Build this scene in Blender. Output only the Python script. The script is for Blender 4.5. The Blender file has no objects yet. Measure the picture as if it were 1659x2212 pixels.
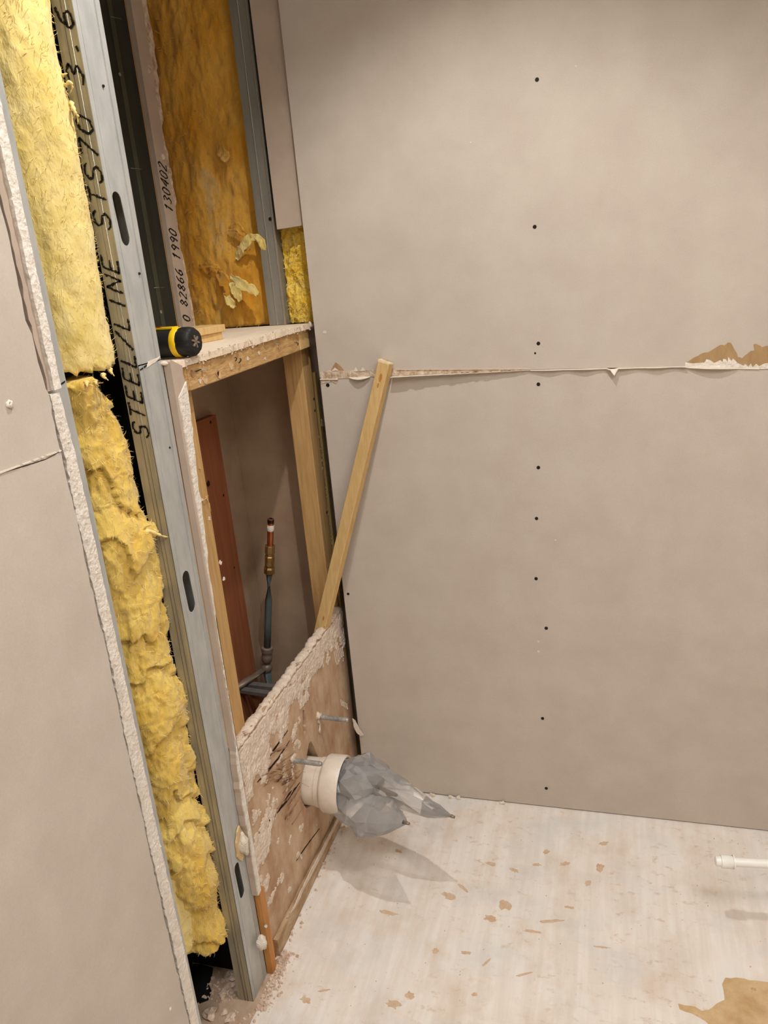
import bpy, bmesh, math, random
from mathutils import Vector, Matrix, noise
from mathutils.geometry import tessellate_polygon
random.seed(7)
S = bpy.context.scene
COL = S.collection
# ------------------------------------------------------------------ camera
IW, IH, FPX = 1659.0, 2212.0, 1697.9
YAW, PITCH, ROLL = math.radians(17.1919), math.radians(18.0817), math.radians(-5.1215)
CAM = Vector((0.7299, -1.8268, 1.4820))
_f = Vector((-math.sin(YAW)*math.cos(PITCH), math.cos(YAW)*math.cos(PITCH), -math.sin(PITCH)))
_r0 = Vector((math.cos(YAW), math.sin(YAW), 0)); _u0 = _r0.cross(_f)
_r = math.cos(ROLL)*_r0 + math.sin(ROLL)*_u0
_u = -math.sin(ROLL)*_r0 + math.cos(ROLL)*_u0
cd = bpy.data.cameras.new('camera'); cam = bpy.data.objects.new('camera', cd); COL.objects.link(cam)
cd.sensor_fit = 'VERTICAL'; cd.sensor_height = 36.0; cd.lens = FPX*36.0/IH; cd.clip_start = 0.02
M = Matrix((( _r.x, _u.x, -_f.x, CAM.x), (_r.y, _u.y, -_f.y, CAM.y), (_r.z, _u.z, -_f.z, CAM.z), (0, 0, 0, 1)))
cam.matrix_world = M
S.camera = cam
# ------------------------------------------------------------------ world, view, lamps
w = bpy.data.worlds.new('world'); S.world = w; w.use_nodes = True
w.node_tree.nodes['Background'].inputs[0].default_value = (0.9, 0.8, 0.7, 1)
w.node_tree.nodes['Background'].inputs[1].default_value = 0.0
S.view_settings.view_transform = 'Standard'; S.view_settings.look = 'None'
S.cycles.transparent_max_bounces = 48
S.view_settings.gamma = 1.0; S.view_settings.use_curve_mapping = False
S.view_settings.exposure = -0.06
CEIL = 2.50
LAMP_COL = (1.0, 0.98, 0.94)
# position on the ceiling, power, cone angle (deg), blend, lens radius
LAMPS = [((0.50, -0.70), 52.0, 112, 0.5, .020, 'over the bare floor near the boarded corner'),
         ((1.30, -1.35), 84.0, 150, 0.8, .34, 'added as soft fill over the open floor by the right wall'),  # unseen fill lamp, added to even out the room light
         ((0.60, -2.10), 64.0, 150, 0.8, .34, 'added as soft fill behind the viewer')]  # second added fill, out of view

# pixel -> point on a known plane (the plane is the wall, floor or shelf the thing touches)
def ray(u, v): return _f + (u-IW/2)/FPX*_r - (v-IH/2)/FPX*_u
def PX(x, u, v): d = ray(u, v); return CAM + d*((x-CAM.x)/d.x)
def PY(y, u, v): d = ray(u, v); return CAM + d*((y-CAM.y)/d.y)
def PZ(z, u, v): d = ray(u, v); return CAM + d*((z-CAM.z)/d.z)

# ------------------------------------------------------------------ materials
def lin(c):
    return tuple(((v/255.0)/12.92 if v/255.0 <= .04045 else ((v/255.0+.055)/1.055)**2.4) for v in c)
def mat(name, c1, c2=None, c3=None, rough=.8, metal=0.0, scale=20, stretch=(1, 1, 1), detail=6, bump=.2, bscale=None,
        bdist=.002, lo=.35, hi=.65, spec=.3, bstretch=None, sheen=0, fine=0.0):
    m = bpy.data.materials.new(name); m.use_nodes = True
    nt = m.node_tree; N = nt.nodes; L = nt.links
    b = N['Principled BSDF']; b.inputs['Roughness'].default_value = rough; b.inputs['Metallic'].default_value = metal
    b.inputs['Specular IOR Level'].default_value = spec
    if sheen: b.inputs['Sheen Weight'].default_value = sheen
    tc = N.new('ShaderNodeTexCoord')
    mp = N.new('ShaderNodeMapping'); mp.inputs['Scale'].default_value = stretch; L.new(tc.outputs['Object'], mp.inputs[0])
    col = lin(c1)+(1,)
    if c2 is not None:
        n = N.new('ShaderNodeTexNoise'); n.inputs['Scale'].default_value = scale; n.inputs['Detail'].default_value = detail
        n.inputs['Roughness'].default_value = .62
        L.new(mp.outputs[0], n.inputs['Vector'])
        r = N.new('ShaderNodeValToRGB'); L.new(n.outputs['Fac'], r.inputs[0])
        e = r.color_ramp.elements; e[0].position = lo; e[0].color = col; e[1].position = hi; e[1].color = lin(c2)+(1,)
        if c3 is not None:
            k = e.new(min(hi+.08, .99)); k.color = lin(c3)+(1,)
        out = r.outputs[0]
        if fine:
            n3 = N.new('ShaderNodeTexNoise'); n3.inputs['Scale'].default_value = 420; n3.inputs['Detail'].default_value = 3
            L.new(tc.outputs['Object'], n3.inputs['Vector'])
            mx = N.new('ShaderNodeMix'); mx.data_type = 'RGBA'; mx.blend_type = 'OVERLAY'; mx.inputs[0].default_value = fine
            L.new(out, mx.inputs[6]); L.new(n3.outputs['Fac'], mx.inputs[7]); out = mx.outputs[2]
        L.new(out, b.inputs['Base Color'])
    else:
        b.inputs['Base Color'].default_value = col
    if bump:
        n2 = N.new('ShaderNodeTexNoise'); n2.inputs['Scale'].default_value = bscale or scale*6; n2.inputs['Detail'].default_value = 5
        if bstretch:
            mp2 = N.new('ShaderNodeMapping'); mp2.inputs['Scale'].default_value = bstretch
            L.new(tc.outputs['Object'], mp2.inputs[0]); L.new(mp2.outputs[0], n2.inputs['Vector'])
        else: L.new(mp.outputs[0], n2.inputs['Vector'])
        bp = N.new('ShaderNodeBump'); bp.inputs['Strength'].default_value = bump; bp.inputs['Distance'].default_value = bdist
        L.new(n2.outputs['Fac'], bp.inputs['Height']); L.new(bp.outputs[0], b.inputs['Normal'])
    return m

MT = {}
MT['drywall'] = mat('drywall_paper', (187, 175, 163), (195, 184, 172), rough=.85, scale=9, bump=.12, bscale=260, bdist=.001, fine=.10)
MT['drywall_old'] = mat('drywall_paper_old', (176, 158, 142), (186, 168, 152), rough=.85, scale=14, bump=.12, bscale=260, bdist=.001)
MT['core'] = mat('gypsum_core', (214, 203, 190), (232, 224, 214), rough=.95, scale=60, bump=.8, bscale=150, bdist=.004)
MT['core_dirty'] = mat('gypsum_core_dirty', (170, 140, 112), (222, 206, 186), rough=.95, scale=70, bump=.8, bscale=180, bdist=.003)
MT['torn'] = mat('torn_board_paper', (160, 128, 90), (176, 146, 106), rough=.95, scale=60, stretch=(1, 1, .3), bump=.5, bscale=300, bdist=.001)
MT['paper'] = mat('curled_paper', (214, 200, 184), (226, 214, 200), rough=.85, scale=50, bump=.2)
MT['greypaper'] = mat('grey_backing_paper', (120, 122, 126), (138, 138, 140), rough=.85, scale=60, bump=.1)
MT['white'] = mat('white_ceiling', (225, 220, 212), rough=.9, bump=0)
MT['steel'] = mat('galvanised_steel', (172, 173, 170), (190, 190, 186), rough=.5, metal=.3, scale=40, stretch=(1, 1, .35), bump=.25, bscale=900, bdist=.0006, bstretch=(1, 1, .05), spec=.5)
MT['steel_knurl'] = mat('knurled_steel', (158, 152, 136), (184, 174, 148), rough=.42, metal=.4, scale=90, stretch=(1, 1, .12), bump=.6, bscale=1400, bdist=.0008, bstretch=(1, 1, .15), spec=.5)
MT['steel_dark'] = mat('dark_zinc_steel', (132, 128, 118), (148, 144, 134), rough=.5, metal=.35, scale=30, stretch=(1, 1, .2), bump=.1, spec=.4)
MT['steel_shaded'] = mat('shade_darkened_steel', (40, 41, 35), (52, 53, 46), rough=.6, metal=.2, scale=30, stretch=(1, 1, .2), bump=.1)  # near black puts the deep alcove shade into the steel colour
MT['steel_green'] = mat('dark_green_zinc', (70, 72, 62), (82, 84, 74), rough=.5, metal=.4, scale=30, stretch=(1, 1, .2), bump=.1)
MT['ink'] = mat('black_ink', (24, 22, 20), rough=.7, bump=0)
MT['black'] = mat('black_screw', (18, 17, 16), rough=.5, bump=0)
MT['wood'] = mat('pale_pine', (196, 160, 104), (216, 182, 126), rough=.7, scale=26, stretch=(5, 5, .35), bump=.25, bscale=90, bdist=.001, lo=.3, hi=.7)
MT['wood_cut'] = mat('pine_end_grain', (226, 204, 160), (238, 220, 182), rough=.85, scale=140, bump=.6, bdist=.002)
MT['oldwood'] = mat('aged_pine', (170, 132, 82), (198, 160, 106), (140, 102, 60), rough=.75, scale=22, stretch=(5, 5, .35), bump=.3, bscale=80, bdist=.001, lo=.3, hi=.66)
MT['beam'] = mat('rough_beam_wood', (170, 128, 78), (204, 168, 116), (120, 84, 46), rough=.85, scale=44, stretch=(3, .7, 3), bump=.6, bscale=120, bdist=.002, lo=.3, hi=.66)
MT['olive'] = mat('olive_timber', (172, 146, 92), (188, 164, 112), rough=.8, scale=24, stretch=(3, 3, .4), bump=.3)
MT['orange'] = mat('orange_batten', (176, 116, 58), (196, 140, 80), rough=.6, scale=30, stretch=(3, 3, .3), bump=.15)
MT['plank'] = mat('red_brown_plank', (138, 82, 52), (158, 98, 64), (100, 58, 36), rough=.65, scale=14, stretch=(1, 5, .4), bump=.15, lo=.35, hi=.7)
MT['ply'] = mat('stained_plywood', (168, 130, 98), (208, 182, 154), (136, 98, 70), rough=.82, scale=11, fine=.12, stretch=(1, 1.4, .9), bump=.4, bscale=70, bdist=.002, lo=.32, hi=.68)
MT['dirtwood'] = mat('dirty_batten', (160, 128, 92), (196, 172, 142), (104, 80, 56), rough=.85, scale=30, stretch=(2, .6, 2), bump=.5, bdist=.002, lo=.35, hi=.65)
MT['splinter'] = mat('wood_splinter', (140, 98, 70), (188, 150, 118), rough=.8, scale=80, bump=0)
MT['crack'] = mat('dark_crack', (40, 22, 14), rough=.95, bump=0)
MT['wool'] = mat('glass_wool', (218, 192, 106), (234, 214, 148), rough=1, scale=26, detail=8, bump=.5, bscale=260, bdist=.003, lo=.3, hi=.7, spec=.05, sheen=.3, bstretch=(1, 1, .5))
MT['wool_low'] = mat('glass_wool_lower', (206, 164, 60), (232, 204, 116), (242, 226, 164), rough=1, scale=11, detail=10, stretch=(1, 1, .7), bump=.7, bscale=190, bdist=.004, lo=.3, hi=.68, spec=.05, sheen=.3, bstretch=(1, 1, .4))
MT['wool_gold'] = mat('old_glass_wool', (206, 144, 40), (222, 170, 76), (206, 172, 116), rough=1, scale=12, detail=9, stretch=(1, 1, .45), bump=.6, bscale=160, bdist=.003, lo=.35, hi=.62, spec=.05, sheen=.2, bstretch=(1, 1, .5))
MT['wool_yellow'] = mat('bright_glass_wool', (224, 178, 40), (232, 200, 96), rough=1, scale=24, detail=9, bump=1.0, bscale=110, bdist=.007, spec=.05)
MT['fibre'] = mat('wool_fibre', (232, 208, 140), rough=1, bump=0, spec=.05)
MT['fibre_gold'] = mat('wool_fibre_dusty', (206, 168, 108), rough=1, bump=0, spec=.05)
MT['plaster'] = mat('tile_plaster', (206, 186, 166), (226, 210, 194), (170, 138, 110), rough=.95, scale=48, bump=1.0, bscale=130, bdist=.004, lo=.3, hi=.68)
MT['pvc'] = mat('dirty_white_pvc', (214, 200, 184), (228, 218, 206), (176, 146, 118), rough=.4, scale=22, bump=.05, lo=.35, hi=.7, spec=.5)
MT['pvc_clean'] = mat('white_pvc', (238, 236, 230), rough=.35, bump=0, spec=.5)
MT['rod'] = mat('zinc_rod', (150, 150, 148), (190, 186, 180), rough=.5, metal=.5, scale=60, bump=.8, bscale=500, bdist=.001, bstretch=(3, .2, .2))
MT['copper'] = mat('copper', (150, 82, 50), (176, 104, 66), rough=.4, metal=.8, scale=30, bump=0)
MT['brass'] = mat('old_brass', (132, 104, 62), (164, 134, 86), rough=.4, metal=.8, scale=40, bump=0)
MT['pex'] = mat('grey_blue_pipe', (74, 86, 88), (90, 100, 100), rough=.45, scale=20, bump=0, spec=.4)
MT['greypipe'] = mat('grey_metal_pipe', (120, 108, 98), (146, 130, 114), rough=.5, metal=.4, scale=20, bump=.1)
MT['rail'] = mat('grey_rail', (112, 110, 110), (134, 128, 122), rough=.55, metal=.4, scale=30, bump=.1)
MT['rubber'] = mat('black_rubber', (22, 21, 20), (34, 32, 30), rough=.55, scale=40, bump=.2, bscale=400)
MT['yellow'] = mat('tool_yellow', (236, 194, 18), rough=.45, bump=0, spec=.5)
MT['debris'] = mat('plaster_debris', (196, 168, 146), (222, 202, 184), (150, 112, 84), rough=.95, scale=60, bump=.6, lo=.3, hi=.66)
MT['membrane'] = mat('black_membrane_and_shade', (16, 15, 14), rough=.7, bump=0)  # torn floor membrane, and the black of the added bay shade sheets
MT['glue'] = mat('brown_glue', (196, 162, 130), (216, 194, 170), rough=.9, scale=60, bump=.5, lo=.3, hi=.7)
MT['ochre'] = mat('bare_ochre_screed', (186, 152, 108), (208, 180, 140), (152, 120, 82), rough=.9, scale=22, bump=.4, lo=.35, hi=.65)
MT['foam'] = mat('dried_foam', (220, 206, 184), (236, 228, 214), rough=.9, scale=60, bump=.9, bdist=.004)
MT['card'] = mat('torn_card', (196, 164, 120), (212, 184, 142), rough=.9, scale=60, bump=.4)
MT['dust_shade'] = mat('shaded_floor_dust', (168, 142, 118), (186, 162, 140), (140, 112, 90), rough=.95, scale=30, bump=.5, lo=.3, hi=.66)  # floor dust, browned further for the shade in the bay
MT['lining'] = mat('shaded_niche_lining', (158, 132, 108), (170, 146, 122), rough=.9, scale=12, bump=.1)  # darker than the other old board, niche shade put into the colour
MT['ledge'] = mat('pale_ledge_board', (224, 204, 178), (234, 218, 196), (206, 182, 152), rough=.85, scale=14, stretch=(2, .5, 1), bump=.3)
MT['trim'] = mat('lamp_trim', (230, 228, 222), rough=.4, bump=0)

def floor_mat():
    m = bpy.data.materials.new('skimmed_floor'); m.use_nodes = True
    nt = m.node_tree; N = nt.nodes; L = nt.links; b = N['Principled BSDF']
    b.inputs['Roughness'].default_value = .72; b.inputs['Specular IOR Level'].default_value = .25
    tc = N.new('ShaderNodeTexCoord')
    def nz(scale, st, det=6, rough=.6):
        mp = N.new('ShaderNodeMapping'); mp.inputs['Scale'].default_value = st; L.new(tc.outputs['Object'], mp.inputs[0])
        n = N.new('ShaderNodeTexNoise'); n.inputs['Scale'].default_value = scale; n.inputs['Detail'].default_value = det
        n.inputs['Roughness'].default_value = rough
        L.new(mp.outputs[0], n.inputs['Vector']); return n.outputs['Fac']
    def ramp(fac, stops):
        r = N.new('ShaderNodeValToRGB'); L.new(fac, r.inputs[0]); e = r.color_ramp.elements
        while len(e) < len(stops): e.new(.5)
        for k, (p, c) in enumerate(stops): e[k].position = p; e[k].color = c
        return r.outputs[0]
    def mix(f, a, c, t='MIX'):
        x = N.new('ShaderNodeMix'); x.data_type = 'RGBA'; x.blend_type = t
        if isinstance(f, float): x.inputs[0].default_value = f
        else: L.new(f, x.inputs[0])
        for s, q in ((6, a), (7, c)):
            if isinstance(q, tuple): x.inputs[s].default_value = q
            else: L.new(q, x.inputs[s])
        return x.outputs[2]
    g = lambda *c: lin(c)+(1,)
    k = lambda v: (v, v, v, 1)
    base = ramp(nz(5, (1, 1, 1)), [(.3, g(224, 213, 203)), (.5, g(234, 227, 220)), (.7, g(226, 223, 219))])
    streak = ramp(nz(26, (1.6, .12, 1), 5), [(.4, k(0)), (.62, k(1))])
    c = mix(mix(.4, k(0), streak), base, g(210, 197, 184))
    st2 = ramp(nz(60, (.15, 2.0, 1), 4), [(.55, k(0)), (.72, k(.5))])
    c = mix(st2, c, g(232, 224, 214))
    mask = ramp(nz(3.2, (1, 1, 1), 3), [(.42, k(0)), (.56, k(1))])
    sp = ramp(nz(38, (.8, 1.3, 1), 6, .7), [(.56, k(0)), (.68, k(.55))])
    mm = N.new('ShaderNodeMath'); mm.operation = 'MULTIPLY'; L.new(mask, mm.inputs[0]); L.new(sp, mm.inputs[1])
    c = mix(mm.outputs[0], c, g(186, 150, 118))
    big = ramp(nz(7, (1.3, .8, 1), 5, .65), [(.5, k(0)), (.66, k(.45))])
    c = mix(big, c, g(206, 184, 162))
    big2 = ramp(nz(6.3, (.8, 1.2, 1), 5, .6), [(.52, k(0)), (.68, k(.5))])
    c = mix(big2, c, g(206, 204, 202))
    dk = ramp(nz(90, (1, 1, 1), 4, .7), [(.68, k(0)), (.74, k(.5))])
    c = mix(dk, c, g(150, 134, 120))
    L.new(c, b.inputs['Base Color'])
    bp = N.new('ShaderNodeBump'); bp.inputs['Strength'].default_value = .5; bp.inputs['Distance'].default_value = .003
    L.new(nz(40, (1.2, .25, 1), 6), bp.inputs['Height']); L.new(bp.outputs[0], b.inputs['Normal'])
    return m
MT['floor'] = floor_mat()

def film_mat():
    m = bpy.data.materials.new('clear_plastic_film'); m.use_nodes = True
    nt = m.node_tree; N = nt.nodes; L = nt.links; N.remove(N['Principled BSDF'])
    out = N['Material Output']
    tr = N.new('ShaderNodeBsdfTransparent'); tr.inputs[0].default_value = (.985, .985, .985, 1)
    df = N.new('ShaderNodeBsdfDiffuse'); df.inputs[0].default_value = lin((250, 250, 250))+(1,)
    tl = N.new('ShaderNodeBsdfTranslucent'); tl.inputs[0].default_value = lin((244, 243, 242))+(1,)
    gl = N.new('ShaderNodeBsdfGlossy'); gl.inputs['Roughness'].default_value = .10; gl.inputs[0].default_value = (1, 1, 1, 1)
    a = N.new('ShaderNodeMixShader'); a.inputs[0].default_value = .5; L.new(df.outputs[0], a.inputs[1]); L.new(tl.outputs[0], a.inputs[2])
    b = N.new('ShaderNodeMixShader'); b.inputs[0].default_value = .38; L.new(tr.outputs[0], b.inputs[1]); L.new(a.outputs[0], b.inputs[2])
    fr = N.new('ShaderNodeFresnel'); fr.inputs[0].default_value = 1.6
    c = N.new('ShaderNodeMixShader'); L.new(fr.outputs[0], c.inputs[0]); L.new(b.outputs[0], c.inputs[1]); L.new(gl.outputs[0], c.inputs[2])
    L.new(c.outputs[0], out.inputs[0]); return m
MT['film'] = film_mat()

# ------------------------------------------------------------------ builders
def mesh_obj(name, verts, faces, m, parent=None, smooth=False):
    me = bpy.data.meshes.new(name); me.from_pydata([tuple(v) for v in verts], [], faces); me.validate()
    bm = bmesh.new(); bm.from_mesh(me); bmesh.ops.recalc_face_normals(bm, faces=bm.faces)
    if smooth:
        for f in bm.faces: f.smooth = True
    bm.to_mesh(me); bm.free()
    me.materials.append(MT[m])
    o = bpy.data.objects.new(name, me); COL.objects.link(o)
    if parent is not None: adopt(o, parent)
    return o
def adopt(o, parent):
    o.parent = parent; o.matrix_parent_inverse = parent_world(parent).inverted()
def parent_world(p):
    if p.parent is None: return Matrix.Translation(p.location)
    return parent_world(p.parent) @ p.matrix_parent_inverse @ Matrix.Translation(p.location)
def tag(o, label, cat, group=None, kind=None):
    if label: o['label'] = label
    if cat: o['category'] = cat
    if group: o['group'] = group
    if kind: o['kind'] = kind
    return o
def thing(name, loc, label, cat, group=None):
    o = bpy.data.objects.new(name, None); COL.objects.link(o); o.location = loc; o.empty_display_size = .05
    return tag(o, label, cat, group)
def root_struct(name, loc, label, cat='wall'):
    o = thing(name, loc, label, cat); o['kind'] = 'structure'; return o
class MB:
    def __init__(s): s.v = []; s.f = []
    def add(s, vs, fs):
        n = len(s.v); s.v += [Vector(v) for v in vs]; s.f += [tuple(i+n for i in f) for f in fs]; return s
    def box(s, x0, x1, y0, y1, z0, z1):
        return s.add([(x, y, z) for x in (x0, x1) for y in (y0, y1) for z in (z0, z1)],
                     [(0, 1, 3, 2), (4, 6, 7, 5), (0, 4, 5, 1), (2, 3, 7, 6), (0, 2, 6, 4), (1, 5, 7, 3)])
    def build(s, name, m, parent=None, smooth=False): return mesh_obj(name, s.v, s.f, m, parent, smooth)
def box(name, x0, x1, y0, y1, z0, z1, m, parent=None, bevel=0.0):
    o = MB().box(x0, x1, y0, y1, z0, z1).build(name, m, parent)
    if bevel:
        b = o.modifiers.new('bevel', 'BEVEL'); b.width = bevel; b.segments = 2; b.limit_method = 'ANGLE'
    return o
def plate(name, loops, to3d, depth, m, parent=None):
    """loops: outer 2D loop + hole loops; to3d(a,b,d) -> point; extruded from d=0 to d=depth"""
    L3 = [[Vector((a, b, 0)) for a, b in lp] for lp in loops]
    tris = tessellate_polygon(L3); flat = [p for lp in L3 for p in lp]; n = len(flat)
    vs = [to3d(p.x, p.y, 0) for p in flat] + [to3d(p.x, p.y, depth) for p in flat]
    fs = [tuple(t) for t in tris] + [tuple(i+n for i in reversed(t)) for t in tris]
    k = 0
    for lp in loops:
        c = len(lp)
        for i in range(c):
            a, b = k+i, k+(i+1) % c; fs.append((a, b, b+n, a+n))
        k += c
    return mesh_obj(name, vs, fs, m, parent)
onX = lambda x: (lambda a, b, d: Vector((x+d, a, b)))     # loops in (y,z)
onY = lambda y: (lambda a, b, d: Vector((a, y+d, b)))     # loops in (x,z)
onZ = lambda z: (lambda a, b, d: Vector((a, b, z+d)))     # loops in (x,y)
def ragged(pts, amp, step=.01, closed=True, seed=0):
    rnd = random.Random(seed); out = []
    n = len(pts); rng = range(n if closed else n-1)
    for i in rng:
        a = Vector(pts[i]).to_2d(); b = Vector(pts[(i+1) % n]).to_2d(); d = b-a; l = d.length
        k = max(1, int(l/step)); nn = Vector((-d.y, d.x))/max(l, 1e-6)
        for j in range(k):
            q = a+d*(j/k)
            if j: q = q+nn*rnd.uniform(-amp, amp)+d/max(l, 1e-6)*rnd.uniform(-.3, .3)*step
            out.append((q.x, q.y))
    if not closed: out.append(tuple(pts[-1][:2]))
    return out
def circle(cx, cy, r, n=24, amp=0, seed=0):
    rnd = random.Random(seed)
    return [(cx+(r+rnd.uniform(-amp, amp))*math.cos(2*math.pi*i/n), cy+(r+rnd.uniform(-amp, amp))*math.sin(2*math.pi*i/n)) for i in range(n)]
def loft(name, rings, m, parent=None, smooth=True, caps=True):
    n = len(rings[0]); vs = [p for r in rings for p in r]; fs = []
    for i in range(len(rings)-1):
        for j in range(n):
            a = i*n+j; b = i*n+(j+1) % n; fs.append((a, b, b+n, a+n))
    if caps:
        for base in (0, (len(rings)-1)*n):
            c = sum((vs[base+j] for j in range(n)), Vector())/n; vs.append(c); ci = len(vs)-1
            fs += [(base+j, base+(j+1) % n, ci) for j in range(n)]
    return mesh_obj(name, vs, fs, m, parent, smooth)
def frame(d):
    d = d.normalized(); a = Vector((0, 0, 1)) if abs(d.z) < .9 else Vector((1, 0, 0))
    s = d.cross(a).normalized(); return d, s, s.cross(d)
def lathe(name, p0, p1, prof, m, parent=None, n=28, caps=True, smooth=True):
    """prof: list of (t along axis 0..1, radius)"""
    p0 = Vector(p0); p1 = Vector(p1); d, s, t = frame(p1-p0); rings = []
    for k, r in prof:
        c = p0+(p1-p0)*k
        rings.append([c+(s*math.cos(2*math.pi*j/n)+t*math.sin(2*math.pi*j/n))*r for j in range(n)])
    o = loft(name, rings, m, parent, smooth, caps)
    if smooth: o.modifiers.new('edges', 'EDGE_SPLIT').split_angle = math.radians(40)
    return o
def tube(name, pts, r, m, parent=None, n=10, caps=True):
    pts = [Vector(p) for p in pts]; rings = []; prev = None
    for i, p in enumerate(pts):
        d = (pts[min(i+1, len(pts)-1)]-pts[max(i-1, 0)]).normalized()
        if prev is None: _, s, t = frame(d)
        else: s = (prev-d*prev.dot(d)).normalized(); t = d.cross(s)
        prev = s; rr = r[i] if isinstance(r, (list, tuple)) else r
        rings.append([p+(s*math.cos(2*math.pi*j/n)+t*math.sin(2*math.pi*j/n))*rr for j in range(n)])
    return loft(name, rings, m, parent, True, caps)
def fnz(p, s, o=4, sd=0.0):
    return noise.fractal(Vector((p[0]*s+sd, p[1]*s-sd, p[2]*s+2*sd)), .6, 2.1, o, noise_basis='PERLIN_ORIGINAL')
def bar(mb, p0, p1, wdt, thk, side):
    p0 = Vector(p0); p1 = Vector(p1); d = (p1-p0).normalized(); s = Vector(side); s = (s-d*s.dot(d)).normalized(); t = d.cross(s)
    vs = []
    for p in (p0, p1):
        for a, b in ((-1, -1), (1, -1), (1, 1), (-1, 1)): vs.append(p+s*a*wdt/2+t*b*thk/2)
    return mb.add(vs, [(3, 2, 1, 0), (4, 5, 6, 7), (0, 1, 5, 4), (1, 2, 6, 5), (2, 3, 7, 6), (3, 0, 4, 7)])
def lump(name, c, r, m, parent=None, amp=.35, sc=30, sub=3, seed=0, squash=(1, 1, 1), smooth=True):
    bm = bmesh.new(); bmesh.ops.create_icosphere(bm, subdivisions=sub, radius=1)
    vs = []
    for v in bm.verts:
        d = v.co.normalized(); k = 1+amp*fnz(d*r*sc, 1, 4, seed+1.3)
        vs.append(Vector(c)+Vector((d.x*squash[0], d.y*squash[1], d.z*squash[2]))*r*k)
    fs = [tuple(v.index for v in f.verts) for f in bm.faces]; bm.free()
    return mesh_obj(name, vs, fs, m, parent, smooth)

# stroke lettering: polylines on a unit cell
GL = {'S': [[(.9, .8), (.7, 1), (.3, 1), (.1, .8), (.25, .55), (.75, .45), (.9, .2), (.7, 0), (.3, 0), (.1, .2)]],
      'T': [[(.05, 1), (.95, 1)], [(.5, 1), (.5, 0)]], 'E': [[(.9, 1), (.15, 1), (.15, 0), (.9, 0)], [(.15, .5), (.75, .5)]],
      'L': [[(.15, 1), (.15, 0), (.9, 0)]], '/': [[(.1, 0), (.9, 1)]], 'I': [[(.5, 1), (.5, 0)]],
      'N': [[(.1, 0), (.1, 1), (.9, 0), (.9, 1)]], '7': [[(.1, 1), (.9, 1), (.35, 0)]],
      '0': [[(.5, 1), (.15, .8), (.1, .3), (.4, 0), (.8, .15), (.9, .7), (.5, 1)]],
      '3': [[(.1, .9), (.5, 1), (.85, .8), (.45, .55), (.9, .3), (.5, 0), (.1, .12)]], '.': [[(.4, .02), (.6, .1)]],
      '6': [[(.8, 1), (.3, .75), (.1, .3), (.4, 0), (.85, .2), (.7, .52), (.2, .45)]],
      '8': [[(.5, .52), (.15, .75), (.5, 1), (.85, .75), (.5, .52), (.1, .25), (.5, 0), (.9, .25), (.5, .52)]],
      '2': [[(.1, .8), (.5, 1), (.9, .75), (.1, 0), (.95, 0)]], '9': [[(.85, .6), (.5, .45), (.15, .7), (.5, 1), (.88, .75), (.7, 0)]],
      '1': [[(.3, .75), (.6, 1), (.45, 0)]], '4': [[(.7, 0), (.8, 1), (.1, .35), (.95, .35)]], ' ': []}
def lettering(name, text, to3d, pitch, height, slant, thick, m, parent, jit=0.0, seed=3):
    rnd = random.Random(seed)
    for i, ch in enumerate(text):
        vs = []; fs = []
        for ln in GL[ch]:
            P = [Vector((i*pitch+a*pitch*.82+b*slant, b*height)) for a, b in ln]
            for p, q in zip(P, P[1:]):
                d = q-p; n = max(1, int(d.length/(thick*.9)))
                t = Vector((-d.y, d.x)).normalized()*thick/2
                for k in range(n):
                    a = p+d*(k/n); b = p+d*((k+1.15)/n); j = t*(1+rnd.uniform(-jit, jit)); o = t*rnd.uniform(-jit, jit)*.8
                    c = len(vs); vs += [to3d(*(a+j+o)), to3d(*(b+j+o)), to3d(*(b-j+o)), to3d(*(a-j+o))]; fs.append((c, c+1, c+2, c+3))
        if vs: mesh_obj(name, vs, fs, m, parent)

# ------------------------------------------------------------------ room shell
XR, YB, XBACK, YFAR = 1.80, -2.75, -0.36, 0.14
fl = box('floor', XBACK, XR, YB, YFAR, -.06, 0, 'floor'); tag(fl, 'pale skimmed floor with trowel streaks and brown glue marks', 'floor', kind='structure')
ce = box('ceiling', XBACK, XR, YB, YFAR, CEIL, CEIL+.06, 'white'); tag(ce, 'plain white ceiling above the room', 'ceiling', kind='structure')
wr = box('wall_right', XR, XR+.1, YB, YFAR, 0, CEIL, 'drywall'); tag(wr, 'plasterboard wall on the right side out of view', 'wall', kind='structure')
wf = box('wall_front', XBACK, XR, YB-.1, YB, 0, CEIL, 'drywall'); tag(wf, 'plasterboard wall behind the viewer', 'wall', kind='structure')
# outer skin of the service wall: far side of the cavity
ws = box('wall_service', XBACK-.02, XBACK, YB, YFAR, 0, CEIL, 'drywall_old'); tag(ws, 'back skin of the hollow service wall deep in the cavity', 'wall', kind='structure')
we = box('wall_end', XBACK, XR, YFAR, YFAR+.02, 0, CEIL, 'drywall_old'); tag(we, 'outer skin behind the insulated end wall', 'wall', kind='structure')

# ---- back wall: outer sheets y 0..0.0125
SEAM = [(.0305, 1.206), (.23, 1.206), (.56, 1.203), (.98, 1.192), (XR, 1.186)]
wb = root_struct('wall_back', (1.0, 0, 0), 'beige plasterboard end wall with a torn horizontal seam and screw line')
XE = .0305
up = [(XE, SEAM[0][1]+.001)]+[(a, b+.001) for a, b in SEAM[1:]]+[(XR, CEIL), (XE, CEIL)]
lo = [(XE, .006), (.12, .008), (.3, .004), (XR, .003)]+[(a, b-.0015) for a, b in reversed(SEAM)]
su = plate('drywall_sheet', [up], onY(0), .0125, 'drywall', wb); su['label'] = 'upper plasterboard sheet'
sl = plate('drywall_sheet', [lo], onY(.0005), .0125, 'drywall', wb); sl['label'] = 'lower plasterboard sheet'
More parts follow.
